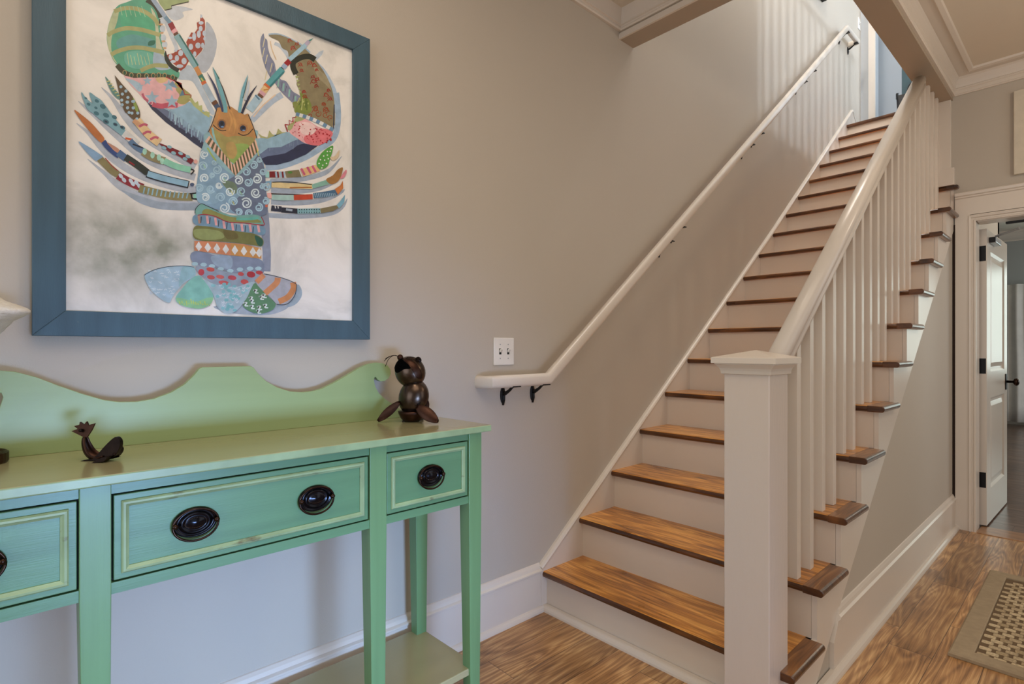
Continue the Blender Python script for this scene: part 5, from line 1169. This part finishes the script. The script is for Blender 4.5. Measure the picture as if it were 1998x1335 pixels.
E_.poly([(820, 960), (880, 1000), (960, 1100), (1045, 1180), (1010, 1250), (880, 1292), (770, 1265), (690, 1200), (740, 1110), (780, 1020)], 0x598864)
for x, y in ((780, 1130), (790, 1160), (890, 1120), (920, 1100), (790, 1220), (870, 1230), (935, 1210), (720, 1190), (860, 1270), (830, 1050)): E_.stroke([(x - 26, y - 14), (x + 14, y - 18), (x - 6, y + 12), (x + 30, y + 16)], 14, 0xD8E4E6)
E_.poly([(920, 858), (1070, 890), (1200, 932), (1275, 972), (1255, 1090), (1170, 1185), (1070, 1190), (985, 1110), (905, 1040), (830, 940)], 0xA8ACB8)
E_.stroke([(840, 950), (880, 910), (920, 870)], 56, 0xCC8A62); E_.stroke([(930, 1070), (1000, 1010), (1060, 950), (1070, 900)], 64, 0xCE8C5E); E_.stroke([(1080, 1160), (1180, 1110), (1240, 1020), (1235, 950)], 64, 0xC88654)
E_.poly([(165, 500), (330, 505), (520, 520), (700, 535), (885, 580), (892, 695), (700, 665), (520, 655), (350, 630), (165, 605)], 0xCC8660, False)
E_.poly([(560, 522), (885, 580), (892, 695), (560, 655)], 0xC69050, False)
for i in range(8): x = 212 + i * 98 - (i == 7) * 30; y = 558 + i * 10; E_.poly([(x, y - 52), (x + 36, y + 8), (x, y + 54), (x - 36, y + 4)], 0xDCE0E0, False)
E_.poly([(190, 335), (330, 345), (500, 370), (700, 390), (830, 430), (910, 485), (900, 558), (800, 548), (600, 520), (400, 505), (250, 500), (160, 468), (150, 385)], 0x747642)
E_.poly([(160, 380), (300, 370), (450, 400), (480, 470), (300, 490), (180, 460)], 0x8E9A62); E_.poly([(820, 440), (905, 490), (895, 555), (850, 540)], 0x285A48); E_.poly([(480, 380), (600, 400), (640, 470), (520, 480)], 0x6A6234)
E_.poly([(150, 235), (210, 215), (400, 250), (560, 310), (750, 330), (900, 340), (938, 390), (905, 437), (780, 415), (560, 385), (330, 345), (200, 332), (150, 295)], 0x7296B0)
for i, (x, y) in enumerate(((215, 270), (305, 270), (395, 290), (485, 325), (578, 345), (680, 355), (770, 360), (860, 365))): E_.stroke([(x - 5, y - 42), (x + 8, y + 42)], 26, 0xDEA6AA if i else 0xB08C7C, False)
for x, y in ((240, 270), (335, 280), (430, 310), (520, 335), (620, 355), (720, 368), (805, 378)): E_.stroke([(x, y - 34), (x - 6, y + 36)], 9, 0x2A3244)
E_.poly([(235, 98), (300, 120), (430, 180), (600, 225), (800, 213), (890, 240), (918, 300), (902, 328), (700, 302), (520, 290), (400, 235), (280, 212), (200, 222), (172, 170)], 0x74A8A2)
E_.poly([(250, 205), (300, 150), (460, 210), (600, 245), (800, 250), (890, 300), (700, 300), (520, 286), (400, 232)], 0x8A8E52); E_.stroke([(620, 262), (760, 262), (860, 250)], 30, 0x66B4A8)
E_.stroke([(200, 222), (280, 212), (400, 237), (520, 292), (700, 304), (902, 328), (918, 300), (890, 240)], 9, 0xA01A30)
E_.stroke([(172, 200), (180, 150), (235, 98), (300, 120), (430, 180)], 7, 0x1E2A38)
E_.stroke([(920, 858), (1070, 890), (1200, 932), (1275, 972)], 7, 0x2A3A46); E_.stroke([(1275, 972), (1255, 1090), (1170, 1185), (1060, 1190)], 7, 0x2A3A46)
G.stroke([(750, 232), (800, 205), (870, 188), (950, 183), (1008, 190)], 3, 0x44566A)
pm.build('canvas', mats, PT, recalc=False)
